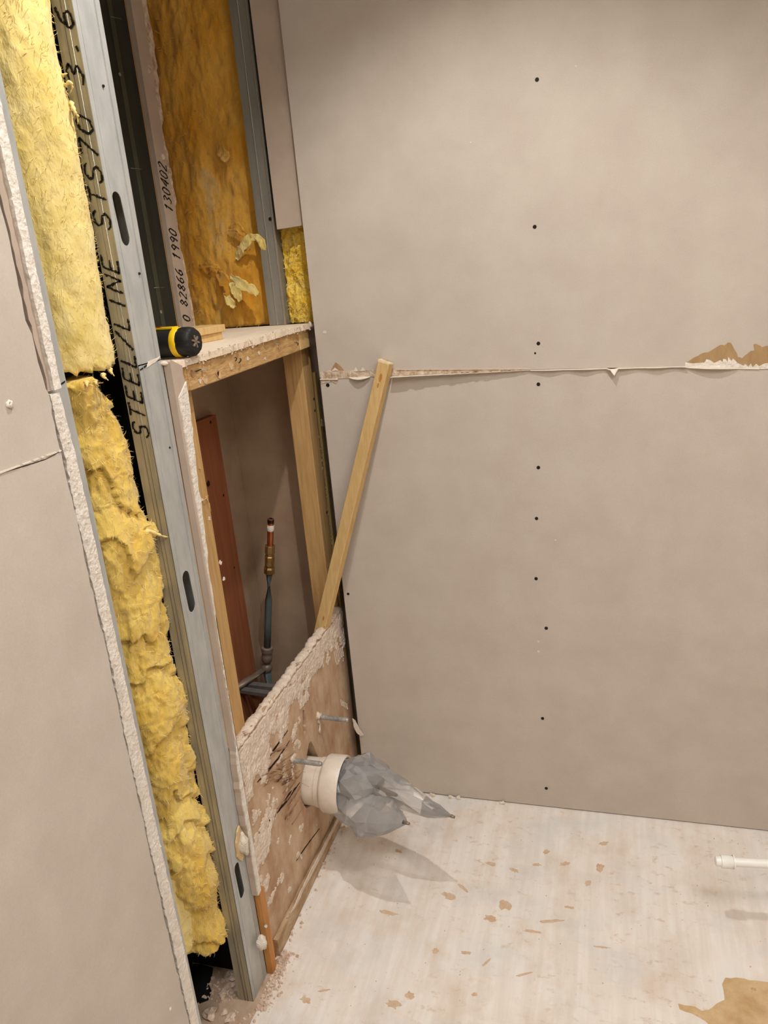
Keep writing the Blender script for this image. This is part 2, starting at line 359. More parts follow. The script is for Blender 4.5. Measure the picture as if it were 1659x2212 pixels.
# backing layers right of the alcove (never seen through, closes the wall)
plate('backing_sheet', [[(XE+.01, 0), (XR, 0), (XR, CEIL), (XE+.01, CEIL)]], onY(.0135), .0125, 'drywall_old', wb)
p_ = PY(.013, 625, 493)
plate('backing_sheet', [[(-.041, p_.z), (XE+.009, p_.z+.004), (XE+.009, CEIL), (-.041, CEIL)]], onY(.013), .0125, 'drywall_old', wb)
# screws
for i, (u, v, r) in enumerate([(1160, 172, .0042), (1155, 490, .0042), (1163, 742, .0042), (1156, 763, .0024), (1163, 830, .0042), (1163, 1010, .0042), (1159, 1120, .004),
                  (1158, 1250, .0042), (1180, 1357, .0044), (1172, 1552, .0042), (1180, 1703, .0042), (708, 832, .0046), (752, 1283, .0036)]):
    p = PY(0, u, v)
    lathe('screw', (p.x, .004, p.z), (p.x, -.0004, p.z), [(0, r), (1, r)], 'black', su if p.z > 1.2 else sl, n=12)
# small filler dab and nicks on the sheet
for i, (u, v, r) in enumerate([(701, 717, .0042), (1163, 1386, .003), (1163, 1407, .003), (1200, 1167, .002), (1244, 143, .0015), (1017, 308, .0018)]):
    p = PY(0, u, v)
    plate('filler_dab', [circle(p.x, p.z, r, 9, r*.35, i)], onY(-.0007), .001, 'paper', su if p.z > 1.2 else sl)
# --- torn seam
def seam_z(x):
    for (a, b), (c, d) in zip(SEAM, SEAM[1:]):
        if a <= x <= c: return b+(d-b)*(x-a)/(c-a)
    return SEAM[-1][1]
# exposed core between the two paper lips (left half), narrowing to the right
A = [PY(-.0004, u, v) for u, v in [(690, 803), (730, 799), (775, 801), (858, 798), (960, 797.5), (1060, 797), (1146, 796.5)]]
B = [PY(-.0004, u, v) for u, v in [(1146, 799), (1060, 802), (960, 807), (858, 811.5), (800, 813), (745, 817), (694, 820)]]
plate('exposed_core', [ragged([(p.x, p.z) for p in A+B], .0012, .006, True, 4)], onY(-.0008), .001, 'core_dirty', sl)
def lip(name, pts, m, parent, thick=.0012):
    """curled paper lip: pts = (x,z,out,droop)"""
    vs = []; fs = []; k = 6
    for x, z, o, dr in pts:
        for j in range(k):
            t = j/(k-1); vs.append((x, -.0005-o*t, z-dr*t*t))
        for j in range(k):
            t = 1-j/(k-1); vs.append((x, -.0005-o*t, z-dr*t*t-thick))
    n = 2*k
    for i in range(len(pts)-1):
        for j in range(n): fs.append((i*n+j, i*n+(j+1) % n, (i+1)*n+(j+1) % n, (i+1)*n+j))
    fs += [tuple(range(n)), tuple(range((len(pts)-1)*n, len(pts)*n))]
    return mesh_obj(name, vs, fs, m, parent, False)
rnd = random.Random(5)
L1 = []
for i in range(46):
    u = 848+(1150-848)*i/45; v = 812.5+(799-812.5)*(i/45)
    p = PY(0, u, v); L1.append((p.x, p.z, (.0165*(1-i/45)**.8+.003)*(1+rnd.uniform(-.12, .12)), -.001))
lip('paper_lip', L1, 'paper', sl)
L2 = []
for i in range(40):
    u = 1146+(1482-1146)*i/39; v = 799-8*(i/39)+(2 if 170 < u-1146 < 186 else 0)
    p = PY(0, u, v); L2.append((p.x, p.z, .004+.004*math.sin(i*.35)**2+(.006 if abs(u-1322) < 9 else 0), .0005+(.012 if abs(u-1326) < 6 else 0)))
lip('paper_lip', L2, 'paper', su)
L3 = []
for i in range(30):
    u = 1480+(1640-1480)*i/29; v = 793+3*(i/29)
    p = PY(0, u, v); L3.append((p.x, p.z, .011*math.sin(math.pi*min(1, (i+.6)/22.0)) if i < 22 else .0015, .0005))
lip('paper_lip', L3, 'paper', su)
# upper lip line at left
L4 = []
for i in range(24):
    u = 858+(1146-858)*i/23; p = PY(0, u, 798-1.5*i/23); L4.append((p.x, p.z, .0025, -.0005))
lip('paper_lip', L4, 'paper', su)
# brown torn paper at right end + white ragged core under it
def pxplate(name, pts, y, depth, m, parent, amp=.0008, step=.004, sd=0):
    return plate(name, [ragged([(PY(y, u, v).x, PY(y, u, v).z) for u, v in pts], amp, step, True, sd)], onY(y), depth, m, parent)
pxplate('torn_paper', [(1484, 782), (1500, 772), (1515, 764), (1530, 761), (1545, 752), (1556, 745), (1566, 746), (1572, 740), (1578, 740), (1584, 750), (1590, 760), (1594, 771), (1603, 774), (1612, 766),
                       (1622, 758), (1629, 757), (1628, 744), (1634, 742), (1646, 750), (1652, 748), (1690, 742), (1690, 795), (1484, 790)], -.0006, .0005, 'torn', su, sd=3)
zz = [(1480, 783), (1498, 785), (1522, 783), (1526, 776), (1534, 778), (1543, 784), (1556, 778), (1561, 782), (1562, 775), (1568, 776), (1572, 782), (1573, 771), (1580, 780), (1584, 774), (1592, 783), (1606, 790), (1610, 786),
      (1616, 792), (1622, 785), (1626, 793), (1634, 786), (1640, 791), (1652, 785), (1690, 783), (1690, 797), (1600, 797), (1480, 794)]
pxplate('exposed_core', zz, -.0012, .0006, 'core', su, amp=.0003, sd=6)
# left end torn triangles
pxplate('torn_paper', [(714, 801), (720, 790), (724, 783), (731, 787), (738, 793), (744, 801)], -.0010, .001, 'torn', su, sd=8)
pxplate('paper_scrap', [(716, 801), (723, 794), (728, 798), (731, 801)], -.0020, .001, 'paper', su, sd=9)
pxplate('paper_scrap', [(764, 802), (768, 793), (773, 802)], -.0020, .001, 'paper', su, sd=10)
pxplate('paper_scrap', [(778, 802), (783, 793), (788, 801)], -.0020, .001, 'paper', su, sd=11)
L5 = []
for i in range(14):
    u = 755+(800-755)*i/13; p = PY(0, u, 815-2*i/13); L5.append((p.x, p.z, .010*math.sin(math.pi*(i+.5)/14)+.002, .004*math.sin(math.pi*(i+.5)/14)))
lip('paper_lip', L5, 'paper', sl)
L6 = []
for i in range(10):
    u = 692+(730-692)*i/9; p = PY(0, u, 818); L6.append((p.x, p.z, .003, .001))
lip('paper_lip', L6, 'paper', sl)
pxplate('exposed_core', [(692, 820), (715, 818), (731, 820), (726, 829), (716, 824), (706, 826), (694, 830)], -.0008, .0006, 'core_dirty', sl, sd=12)

# ---- left wall: near sheets, torn edge
wl = root_struct('wall_left', (.01, -1.6, 0), 'beige plasterboard side wall ending in a ragged cut edge at left')
E_ = [(-20, 345), (8, 470), (16, 500), (27, 554), (47, 645), (55, 692), (69, 722), (82, 782), (99, 840), (105, 850), (118, 916), (133, 982), (150, 1060), (169, 1136), (186, 1220), (205, 1300), (230, 1402),
      (250, 1500), (271, 1604), (288, 1680), (304, 1749), (327, 1857), (348, 1950), (369, 2042), (388, 2120), (407, 2201), (440, 2340)]
edge = [(p.y, p.z) for p in (PX(.025, u, v) for u, v in E_)]
edge = [(edge[0][0], CEIL)]+edge
edge = [q for q in edge if q[1] > .015]+[(edge[-1][0], .004)]
rz = ragged(edge, .0016, .012, False, 21)
CR = [(PX(.025, u, v).y, PX(.025, u, v).z) for u, v in [(-40, 1038), (0, 1022), (60, 1005), (100, 992), (131, 975)]]
zc = CR[-1][1]
hi_e = [q for q in rz if q[1] > zc+.004]; lo_e = [q for q in rz if q[1] < zc-.004]
ul = plate('drywall_sheet', [[(YB, CEIL)]+hi_e+[(a, b+.0008) for a, b in reversed(CR)]+[(YB, CR[0][1]+.0008)]], onX(.0125), .0125, 'drywall', wl); ul['label'] = 'upper plasterboard sheet with a torn edge'
ll = plate('drywall_sheet', [[(YB, CR[0][1]-.0008)]+[(a, b-.0008) for a, b in CR]+lo_e+[(YB, .004)]], onX(.0125), .0125, 'drywall', wl); ll['label'] = 'lower plasterboard sheet with a cut edge'
# curled paper along the crack
vs = []
for i in range(30):
    t = i/29; q = CR[0][0]+(CR[-1][0]-CR[0][0])*t; z = CR[0][1]+(CR[-1][1]-CR[0][1])*t; vs.append((q, z))
mb = MB()
for (a, b), (c, d) in zip(vs, vs[1:]):
    if random.random() < .8: bar(mb, (.0258, a, b+.0012), (.0258, c, d+.0012), .002, .0014, (0, 0, 1))
mb.build('paper_lip', 'paper', ul)
# screw pop on near sheet
p = PX(.025, 20, 873)
lump('filler_dab', (p.x+.001, p.y, p.z), .0055, 'core', ul, .5, 200, 2, 4, (.5, 1, 1))
lathe('screw', (.024, p.y-.001, p.z+.001), (.0282, p.y-.001, p.z+.001), [(0, .002), (1, .0022)], 'rod', ul, n=10)
p = PX(.025, 368, 2180)
lump('filler_dab', (p.x, p.y, p.z), .003, 'core', ll, .5, 200, 2, 9, (.5, 1, 1.4))
# inner strip of snapped plasterboard core, upper and lower pieces
def strip(name, left, right, x0, depth, m, parent, amp, sd, step=.008):
    l = [(p.y, p.z) for p in (PX(x0+depth, u, v) for u, v in left)]; r = [(p.y, p.z) for p in (PX(x0+depth, u, v) for u, v in right)]
    l = ragged(l, amp, step, False, sd); r = ragged(r, amp*.5, step, False, sd+1)
    pts = [(a, max(b, .004)) for a, b in l+list(reversed(r))]
    return plate(name, [pts], onX(x0), depth, m, parent)
strip('snapped_core', [(-60, 60), (-28, 200), (5, 330), (42, 500), (84, 690), (118, 843)], [(-32, 55), (-4, 190), (26, 330), (61, 500), (102, 690), (133, 838)], .001, .0135, 'core', wl, .0012, 31, .006)
strip('snapped_core', [(108, 852), (120, 910), (140, 985), (171, 1136), (209, 1300), (240, 1430), (274, 1604), (307, 1749), (330, 1857), (374, 2042), (409, 2201), (440, 2340)],
      [(128, 848), (150, 930), (164, 985), (198, 1136), (233, 1300), (262, 1430), (300, 1604), (330, 1749), (354, 1857), (396, 2042), (428, 2201), (456, 2340)], .001, .0120, 'core', wl, .0018, 33, .006)
strip('paper_edge', [(-75, 60), (-20, 330), (22, 500), (62, 690), (92, 790), (103, 846)], [(-58, 55), (-1, 330), (40, 500), (82, 690), (107, 790), (117, 843)], .001, .0085, 'drywall_old', wl, .0022, 36, .012)
# crumbly ridge along the lower strip
mb = MB(); rnd = random.Random(12)
for i in range(170):
    t = rnd.random(); v = 900+1290*t
    u = 140+(409-140)*((v-985)/(2201-985))+rnd.uniform(2, 20)
    p = PX(.0125, u, v); s = rnd.uniform(.0012, .0032)
    o = Vector((rnd.uniform(-.3, 1), rnd.uniform(-1, 1), rnd.uniform(-1, 1)))*s
    mb.add([p+Vector((-.001, -s, -s)), p+Vector((-.001, s, -s*.6)), p+Vector((-.001, 0, s*1.6)), p+Vector((s*.9, 0, 0))+o*.4], [(0, 1, 3), (1, 2, 3), (2, 0, 3), (0, 2, 1)])
cr = mb.build('crumbled_core', 'core', wl); cr['kind'] = 'stuff'

# ------------------------------------------------------------------ steel studs of the left wall
def cstud(name, root, x0, y0, y1, zs, ze, depth, m, flange_m, holes=(), t=.0012, off=0.0, part='web'):
    """web in the plane x=x0+off facing +x, flanges running back to x0-depth"""
    zlo, zhi = zs, ze
    loops = [[(y0, zlo), (y1, zlo), (y1, zhi), (y0, zhi)]]
    for (cy, za, zb, hw, sk) in holes:
        n = 8; r = hw; pts = []
        for k in range(n+1):
            a = math.pi+math.pi*k/n; pts.append((cy+r*math.cos(a), za+r+r*math.sin(a)))
        for k in range(n+1):
            a = math.pi*k/n; pts.append((cy+sk+r*math.cos(a), zb-r+r*math.sin(a)))
        loops.append(pts)
    return plate(part, loops, onX(x0+off-t), t, m, root)
yf0, yf1 = -.7186, -.6494
st = thing('steel_stud', (-.017, (yf0+yf1)/2, 0), 'galvanised steel stud with black printed lettering standing beside the insulation', 'stud')
ZJ = PX(0, 325, 783).z
web = cstud('s', st, 0, yf0, yf1, ZJ+.001, CEIL-.001, .034, 'steel', 'steel', [(-.6905, PX(0, 270, 531).z, PX(0, 257, 414).z, .0115, -.005)], part='upper_web')
webl = cstud('s', st, 0, yf0, yf1, .001, ZJ-.001, .034, 'steel', 'steel', [(-.688, PX(0, 412, 1324).z, PX(0, 403, 1230).z, .0120, -.003), (-.690, PX(0, 516, 1950).z, PX(0, 511, 1862).z, .0100, -.003)], off=.0012, part='lower_web')
fo = box('flange', -.034, -.0012, yf0, yf0+.0012, .001, CEIL-.001, 'steel_knurl', st)
box('flange', -.034, -.0012, yf1-.0012, yf1, .001, CEIL-.001, 'steel', st)
box('lip', -.0345, -.0335, yf0+.0012, yf0+.010, .001, CEIL-.001, 'steel', st)
box('lip', -.0345, -.0335, yf1-.010, yf1-.0012, .001, CEIL-.001, 'steel', st)
# folded ribs of the flange and web
for x in (-.0185, -.0115): tube('rib', [(x, yf0-.0002, .001), (x, yf0-.0002, CEIL-.001)], .0010, 'steel_knurl', st, 6)
for y in (yf0+.010, yf1-.016, yf1-.0135):
    box('rib', .0, .0008, y, y+.0012, ZJ+.001, CEIL-.001, 'steel', st)
    box('rib', .0012, .0020, y, y+.0012, .001, ZJ-.001, 'steel', st)
plate('filler_dab', [ragged([(yf0+.02, ZJ-.006), (yf1-.012, ZJ+.001), (yf1-.004, ZJ+.006), (yf0+.03, ZJ+.003)], .0008, .006, True, 3)], onX(.0008), .0012, 'paper', st)
plate('joint_gap', [[(yf0+.001, ZJ-.008), (yf0+.022, ZJ-.004), (yf0+.022, ZJ-.001), (yf0+.001, ZJ-.006)]], onX(.0014), .0004, 'black', st)
for u, v in [(222, 186), (300, 591), (365, 967), (258, 155)]:
    p = PX(.0, u, v)
    if p.y < yf1-.002: lathe('screw_hole', (.0004, p.y, p.z), (.0024, p.y, p.z), [(0, .0022), (1, .0018)], 'ink', st, n=10)
txt = lambda a, b: Vector((-.0025-.0295*(1-b/1.0) if False else -.0025-b, yf0-.0012, a))
def stud_text(s, z0, z1):
    lettering('printed_letter', s, lambda a, b: Vector((-.0030-b, yf0-.0011, z0+a)), (z1-z0)/len(s), .0265, .012, .0032, 'ink', st, .45, len(s))
stud_text('STEEL/LINE', 1.226, 1.514)
stud_text('STS70', 1.548, 1.712)
stud_text('3.6', 1.745, 1.850)
# near stud: only its edge shows beside the snapped core
ns = thing('steel_stud', (-.017, -.93, 0), 'steel stud edge showing between the left sheet and the insulation', 'stud')
box('web', -.0012, 0, -.965, -.8975, .001, CEIL-.001, 'steel', ns)
box('flange', -.034, -.0012, -.8987, -.8975, .001, CEIL-.001, 'steel_knurl', ns)
box('flange', -.034, -.0012, -.965, -.9638, .001, CEIL-.001, 'steel', ns)
plate('pen_mark', [[(-.919, 1.347), (-.900, 1.352), (-.900, 1.354), (-.919, 1.350)]], onX(0), .0005, 'ink', ns)

# ------------------------------------------------------------------ glass wool
def smooth_loop(ctrl, n):
    m = len(ctrl); out = []
    for i in range(n):
        t = i/n*m; k = int(t); f = t-k
        p0, p1, p2, p3 = (Vector(ctrl[(k+j-1) % m]) for j in range(4))
        out.append(.5*((2*p1)+(p2-p0)*f+(2*p0-5*p1+4*p2-p3)*f*f+(3*p1-p0-3*p2+p3)*f**3))
    return out
def fuzz(name, src, count, ln, m, parent, seed=1, wd=.00035, cond=None):
    rnd = random.Random(seed); me = src.data; polys = me.polygons; vs = []; fs = []; k = 0
    while k < count:
        pl = polys[rnd.randrange(len(polys))]
        if cond and not cond(pl.center): 
            if rnd.random() < .02: k += 1
            continue
        k += 1
        p = Vector(pl.center); nrm = Vector(pl.normal)
        d = Vector((rnd.uniform(-1, 1), rnd.uniform(-1, 1), rnd.uniform(-1, 1)))
        d = (d-nrm*d.dot(nrm)*.75+nrm*.25).normalized(); l = ln*rnd.uniform(.4, 1.3)
        s = d.cross(nrm).normalized()*wd; q = p+d*l*.5+nrm*l*.18; e = p+d*l+nrm*l*rnd.uniform(-.1, .2)
        c = len(vs); vs += [p-s, p+s, q+s, q-s, e]; fs += [(c, c+1, c+2, c+3), (c+3, c+2, c+4)]
    o = mesh_obj(name, vs, fs, m, parent); o['kind'] = 'stuff'; return o
def wool_column(name, label, ctrl_of, z0, z1, nz, nr, amp, m, fm, grp, nfuzz, seed, ztwist=None, ragged_bottom=0, layered=0):
    root = thing(name, (-.08, -.8, z0), label, 'insulation', grp)
    rings = []
    for i in range(nz):
        t = i/(nz-1); z = z0+(z1-z0)*t; c2 = smooth_loop(ctrl_of(t, z), nr); cx = sum((q.x for q in c2))/nr; cy = sum((q.y for q in c2))/nr
        ring = []
        for q in c2:
            n = Vector((q.x-cx, q.y-cy, 0)).normalized(); p = Vector((q.x, q.y, z))
            d = amp[0]*fnz((p.x, p.y, p.z*.6), 14, 3, seed)+amp[1]*(1-2*abs(fnz((p.x, p.y*1.5, p.z*.5), 30, 3, seed+5)))+amp[2]*fnz(p, 120, 3, seed+9)
            if layered: d += layered*((z*8.5+.9*fnz((p.x*.5, p.y, z*.35), 16, 2, seed+11)+2.4*(q.y-cy)) % 1.0)**1.6*-1+layered*.4
            zz = p.z+(amp[1]*2.2*fnz((p.x, p.y, p.z), 26, 2, seed+3))
            if ragged_bottom and t < .06: zz += ragged_bottom*fnz((p.x*1.0, p.y, 0), 60, 3, seed+2)*(1-t/.06)
            ring.append(Vector((p.x, p.y, zz))+n*d)
        rings.append(ring)
    b = loft('batt', rings, m, root, True)
    if nfuzz: fuzz('loose_fibres', b, nfuzz, .010, fm, root, seed, cond=lambda c: c.x > -.075)
    return root
def up_ctrl(t, z):
    s = .006*math.sin(z*9)
    return [(-.022, -.745), (-.022+s*.4, -.771), (-.036, -.800+s*.3), (-.058, -.822+s*.3), (-.105, -.855), (-.155, -.84), (-.165, -.78), (-.14, -.728), (-.07, -.725), (-.036, -.7285)]
ub = wool_column('insulation_batt', 'pale yellow glass wool batt filling the upper bay above its cut end', up_ctrl, 1.352, CEIL-.005, 230, 84, (.004, .0012, .0010), 'wool', 'fibre', 'glass wool in the left bay', 2600, 1.7, ragged_bottom=.012)
ROWS = [(832, 120, 212), (870, 140, 242), (905, 150, 268), (950, 165, 283), (1000, 178, 297), (1060, 190, 308), (1110, 200, 318), (1150, 208, 328), (1180, 215, 346), (1250, 232, 364), (1290, 242, 382), (1330, 252, 378), (1360, 258, 384), (1450, 278, 398),
        (1550, 297, 412), (1620, 322, 428), (1700, 335, 462), (1740, 342, 464), (1790, 352, 468), (1830, 372, 474), (1900, 400, 482), (1960, 416, 492), (2000, 424, 496), (2018, 432, 488)]
RL = []
for v, a, b in ROWS:
    xr = -.034; l = PX(-.055, a, v); r = PX(xr, b, v); RL.append((r.z, l.y, min(r.y+.007, -.7205)))
RL.sort()
def rowat(z):
    if z <= RL[0][0]: return RL[0][1:]
    for (z0, a0, b0), (z1, a1, b1) in zip(RL, RL[1:]):
        if z0 <= z <= z1:
            k = (z-z0)/(z1-z0); return a0+(a1-a0)*k, b0+(b1-b0)*k
    return RL[-1][1:]
def low_ctrl(t, z):
    a, b = rowat(z); m = (a+b)/2; wv = .005*math.sin(z*19+.6)+.004*math.sin(z*43)
    f = -.036+wv*.9
    xo = .012 if z > 1.08 else 0.0
    return [(f-xo, b), (f+.004, b-(.25 if xo else .14)*(b-a)), (f+.004, m), (f-.004, a+.22*(b-a)), (f-.030, a), (-.11, a-.004), (-.145, m), (-.11, b+.004), (-.065, b+.006)]
lb = wool_column('insulation_batt', 'crumpled yellow glass wool slumped in the lower bay beside the lettered stud', low_ctrl, RL[0][0], RL[-1][0]+.012, 420, 96, (.0055, .0042, .0016), 'wool_low', 'fibre', 'glass wool in the left bay', 3600, 6.1, layered=.013)
# pale second flap low down on the left
FLAP = [(1760, 352, 372), (1830, 362, 392), (1900, 374, 408), (1960, 385, 412), (2010, 396, 414), (2035, 403, 411)]
FR = sorted((PX(-.07, b, v).z, PX(-.07, a-25, v).y, PX(-.07, b, v).y) for v, a, b in FLAP)
def flap_ctrl(t, z):
    z0 = FR[0][0]; a = b = None
    for (q0, a0, b0), (q1, a1, b1) in zip(FR, FR[1:]):
        if q0 <= z <= q1: k = (z-q0)/(q1-q0); a, b = a0+(a1-a0)*k, b0+(b1-b0)*k
    if a is None: a, b = FR[0][1:] if z < z0 else FR[-1][1:]
    m = (a+b)/2
    return [(-.075, b), (-.062, b-.3*(b-a)), (-.062, m), (-.07, a), (-.10, a-.004), (-.125, m), (-.105, b+.003)]
fb = wool_column('insulation_offcut', 'pale narrow flap of glass wool hanging beside the near stud at bottom', flap_ctrl, FR[0][0], FR[-1][0], 110, 48, (.004, .002, .0014), 'wool', 'fibre', None, 300, 3.3)
# wisps hanging off the batts
def wisp(parent, pts, r, m='fibre'):
    P = [Vector(p) for p in pts]; out = []
    for i in range(len(P)-1):
        for k in range(5): out.append(P[i].lerp(P[i+1], k/5))
    out.append(P[-1]); n = len(out)
    out = [p+Vector((fnz(p, 80, 2, 1), fnz(p, 80, 2, 4), fnz(p, 80, 2, 8)))*.002 for p in out]
    return tube('wool_wisp', out, [r*(1-.85*i/(n-1))*(1+.4*math.sin(i*2.1)) for i in range(n)], m, parent, 7)
wisp(lb, [PX(-.028, 300, 1150), PX(-.014, 325, 1148), PX(-.006, 345, 1156), PX(-.003, 366, 1160)], .0045)
wisp(lb, [PX(-.030, 318, 1146), PX(-.018, 330, 1142), PX(-.012, 345, 1154)], .003)
wisp(ub, [PX(-.022, 140, 185), PX(-.012, 152, 178), PX(-.010, 158, 190), PX(-.018, 150, 202)], .003)
wisp(ub, [PX(-.020, 152, 222), PX(-.010, 160, 240), PX(-.008, 168, 252), PX(-.014, 164, 268)], .0034)
wisp(ub, [PX(-.022, 138, 165), PX(-.014, 146, 160)], .0028)
wisp(ub, [PX(-.022, 160, 285), PX(-.014, 164, 300)], .003)
for (u, v, u2, v2) in [(205, 828, 212, 834), (222, 816, 232, 822), (240, 804, 246, 812), (188, 832, 190, 838)]:
    wisp(ub, [PX(-.024, u, v-6), PX(-.022, u, v), PX(-.02, u2, v2)], .004)

bp_ = thing('bay_shade', (-.18, -.8, 0), 'black sheets added for the shade in the left bay behind the glass wool', 'membrane')  # black sheets added where the bay is only in shade
plate('shade_sheet', [[(-.962, .001), (-.656, .001), (-.656, CEIL-.002), (-.962, CEIL-.002)]], onX(-.182), .002, 'membrane', bp_)
plate('shade_sheet', [[(-.180, .001), (-.036, .001), (-.036, CEIL-.002), (-.180, CEIL-.002)]], onY(-.6545), .001, 'membrane', bp_)
ds_ = plate('shaded_dust_strip', [ragged([(-.175, -.955), (.010, -.955), (.013, -.80), (.016, -.735), (.030, -.60), (.016, -.595), (.0, -.62), (-.175, -.62)], .003, .02, True, 7)], onZ(0), .0008, 'dust_shade', fl)  # brown plate for dust and the shade on the bay floor
# torn black membrane and floor of the bay
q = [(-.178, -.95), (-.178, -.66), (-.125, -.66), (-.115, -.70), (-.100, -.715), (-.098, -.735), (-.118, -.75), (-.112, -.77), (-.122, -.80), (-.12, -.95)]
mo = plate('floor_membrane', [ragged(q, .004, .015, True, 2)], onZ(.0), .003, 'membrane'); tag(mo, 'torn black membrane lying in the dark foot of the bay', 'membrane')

# ------------------------------------------------------------------ plasterboard strip + orange batten beside the stud
ys0 = yf1+.0015
SL = [(400, 790), (414, 880), (422, 960), (430, 1030), (440, 1110), (450, 1180), (455, 1240), (464, 1290), (470, 1340), (482, 1420), (500, 1520), (512, 1600), (520, 1680), (528, 1740), (545, 1830), (556, 1900), (562, 1936)]
sr = [(p.y, p.z) for p in (PX(.017, u-4, v) for u, v in SL)]
sr = ragged(sr, .0022, .012, False, 14)
zb = min(b for a, b in sr); zt = max(b for a, b in sr)
ds = thing('plasterboard_offcut', (.008, ys0+.01, zb), 'long narrow offcut of plasterboard with white broken edge screwed against the lettered stud', 'offcut')
plate('board_strip', [[(ys0, zb)]+[(a, b) for a, b in reversed(sr)]+[(ys0+.004, zt+.015), (ys0, zt+.012)]], onX(.0022), .0128, 'drywall_old', ds)
core2 = [(a+.0015, b) for a, b in sr]
plate('broken_core', [ragged([(ys0+.006, zb+.002)], 0, 1, False, 1)+[(a, b) for a, b in reversed(core2) if b < zt-.02]+[(ys0+.007, zt-.05)]], onX(.0150), .0022, 'core', ds)
back = [(a+.006+.003*math.sin(b*40), b) for a, b in sr if b > .62]
plate('grey_backing', [[(ys0+.002, .62)]+list(reversed(back))+[(ys0+.002, zt)]], onX(.0006), .0014, 'greypaper', ds)
ob = thing('wooden_batten', (.006, ys0+.01, 0), 'short orange brown batten standing on the floor under the plasterboard offcut', 'batten')
plate('batten', [[(ys0, .002), (ys0+.020, .002), (ys0+.022, zb-.003), (ys0, zb-.001)]], onX(.0022), .0135, 'orange', ob)
lathe('screw', (.013, ys0+.004, .13), (.020, ys0-.004, .142), [(0, .0015), (.7, .0015), (.7, .0034), (1, .0034)], 'rod', ob, n=10)

# plaster and foam lumps stuck on the stud
p = PX(.004, 520, 1828)
fm = thing('foam_lump', p, 'large dried foam lump with torn card collar stuck above the lowest stud slot', 'foam')
plate('card_collar', [ragged([(p.y-.020, p.z-.010), (p.y-.016, p.z+.022), (p.y-.006, p.z+.040), (p.y+.006, p.z+.046), (p.y+.014, p.z+.018), (p.y+.016, p.z-.026), (p.y+.006, p.z-.022), (p.y-.006, p.z-.032)], .002, .008, True, 3)], onX(.0022), .004, 'card', fm)
lump('foam', (p.x+.006, p.y+.001, p.z+.005), .012, 'foam', fm, .5, 60, 3, 2, (.8, .8, 1.7))
p = PX(.016, 564, 2036)
l2 = lump('foam_lump', (p.x+.002, p.y, p.z), .014, 'foam', None, .3, 60, 3, 5, (.8, .75, 1.25)); tag(l2, 'small round foam lump stuck on the orange batten near the floor', 'foam')

# ------------------------------------------------------------------ timber frame of the niche
tf = thing('timber_framework', (-.022, -.3, 0), 'aged pine frame of posts and cross beam boxing the open niche', 'frame')
ZT, ZBm = 1.3245, 1.279
def timber(name, x0, x1, y0, y1, z0, z1, m, parent, bev=.002):
    o = box(name, x0, x1, y0, y1, z0, z1, m, parent, bev); return o
XP = -.0188
yl = PX(XP, 414, 848).y; yr0 = PX(XP, 662, 860).y; yr1 = PX(XP, 681, 860).y
lp = timber('post', -.064, XP, -.640, yl, .001, 1.278, 'oldwood', tf)
timber('end_block', -.050, -.001, -.640, -.5705, 1.2795, ZT, 'beam', tf)
bmv = timber('beam', -.050, 0, -.570, -.031, ZBm, ZT, 'beam', tf)
timber('end_block', -.054, .0015, -.0305, .032, 1.2795, ZT, 'wood', tf)
rp = timber('post', -.070, XP, yr0, yr1, .001, 1.2785, 'oldwood', tf)
# grooved second timber beyond the right post, behind the back-wall sheet edge
ot = thing('timber_stud', (-.01, .06, 0), 'olive grey stud in the corner gap between right post and back wall', 'stud')
timber('stud_body', -.07, XP+.006, yr1+.002, .099, .001, PX(XP, 686, 800).z, 'olive', ot)
for u, v in [(680, 887), (706, 1107), (678, 862)]:
    p = PX(XP, u, v); lathe('screw', (XP-.004, min(p.y, yr1-.003), p.z), (XP+.0005, min(p.y, yr1-.003), p.z), [(0, .003), (1, .0038)], 'black', tf, n=12)
# torn plaster scraps on that stud
for pts in ([(689, 905), (699, 920), (690, 921)], [(687, 806), (696, 806), (694, 812), (686, 810)]):
    plate('paper_scrap', [[(PX(XP, u, v).y, PX(XP, u, v).z) for u, v in pts]], onX(XP+.006), .002, 'core_dirty', ot)
mb = MB(); rnd = random.Random(3)
for i in range(60):
    t = rnd.random(); v = 940+240*t; u = 690+(718-690)*t+rnd.uniform(-2, 2)
    p = PX(XP, u, v); p.y = min(p.y, yr1); s = rnd.uniform(.001, .003)
    mb.add([p+Vector((0, -s, 0)), p+Vector((0, s, 0)), p+Vector((0, 0, s*2)), p+Vector((s, 0, s*.5))], [(0, 1, 3), (1, 2, 3), (2, 0, 3), (0, 2, 1)])
e = mb.build('plaster_crumbs', 'core_dirty', rp); e['kind'] = 'stuff'
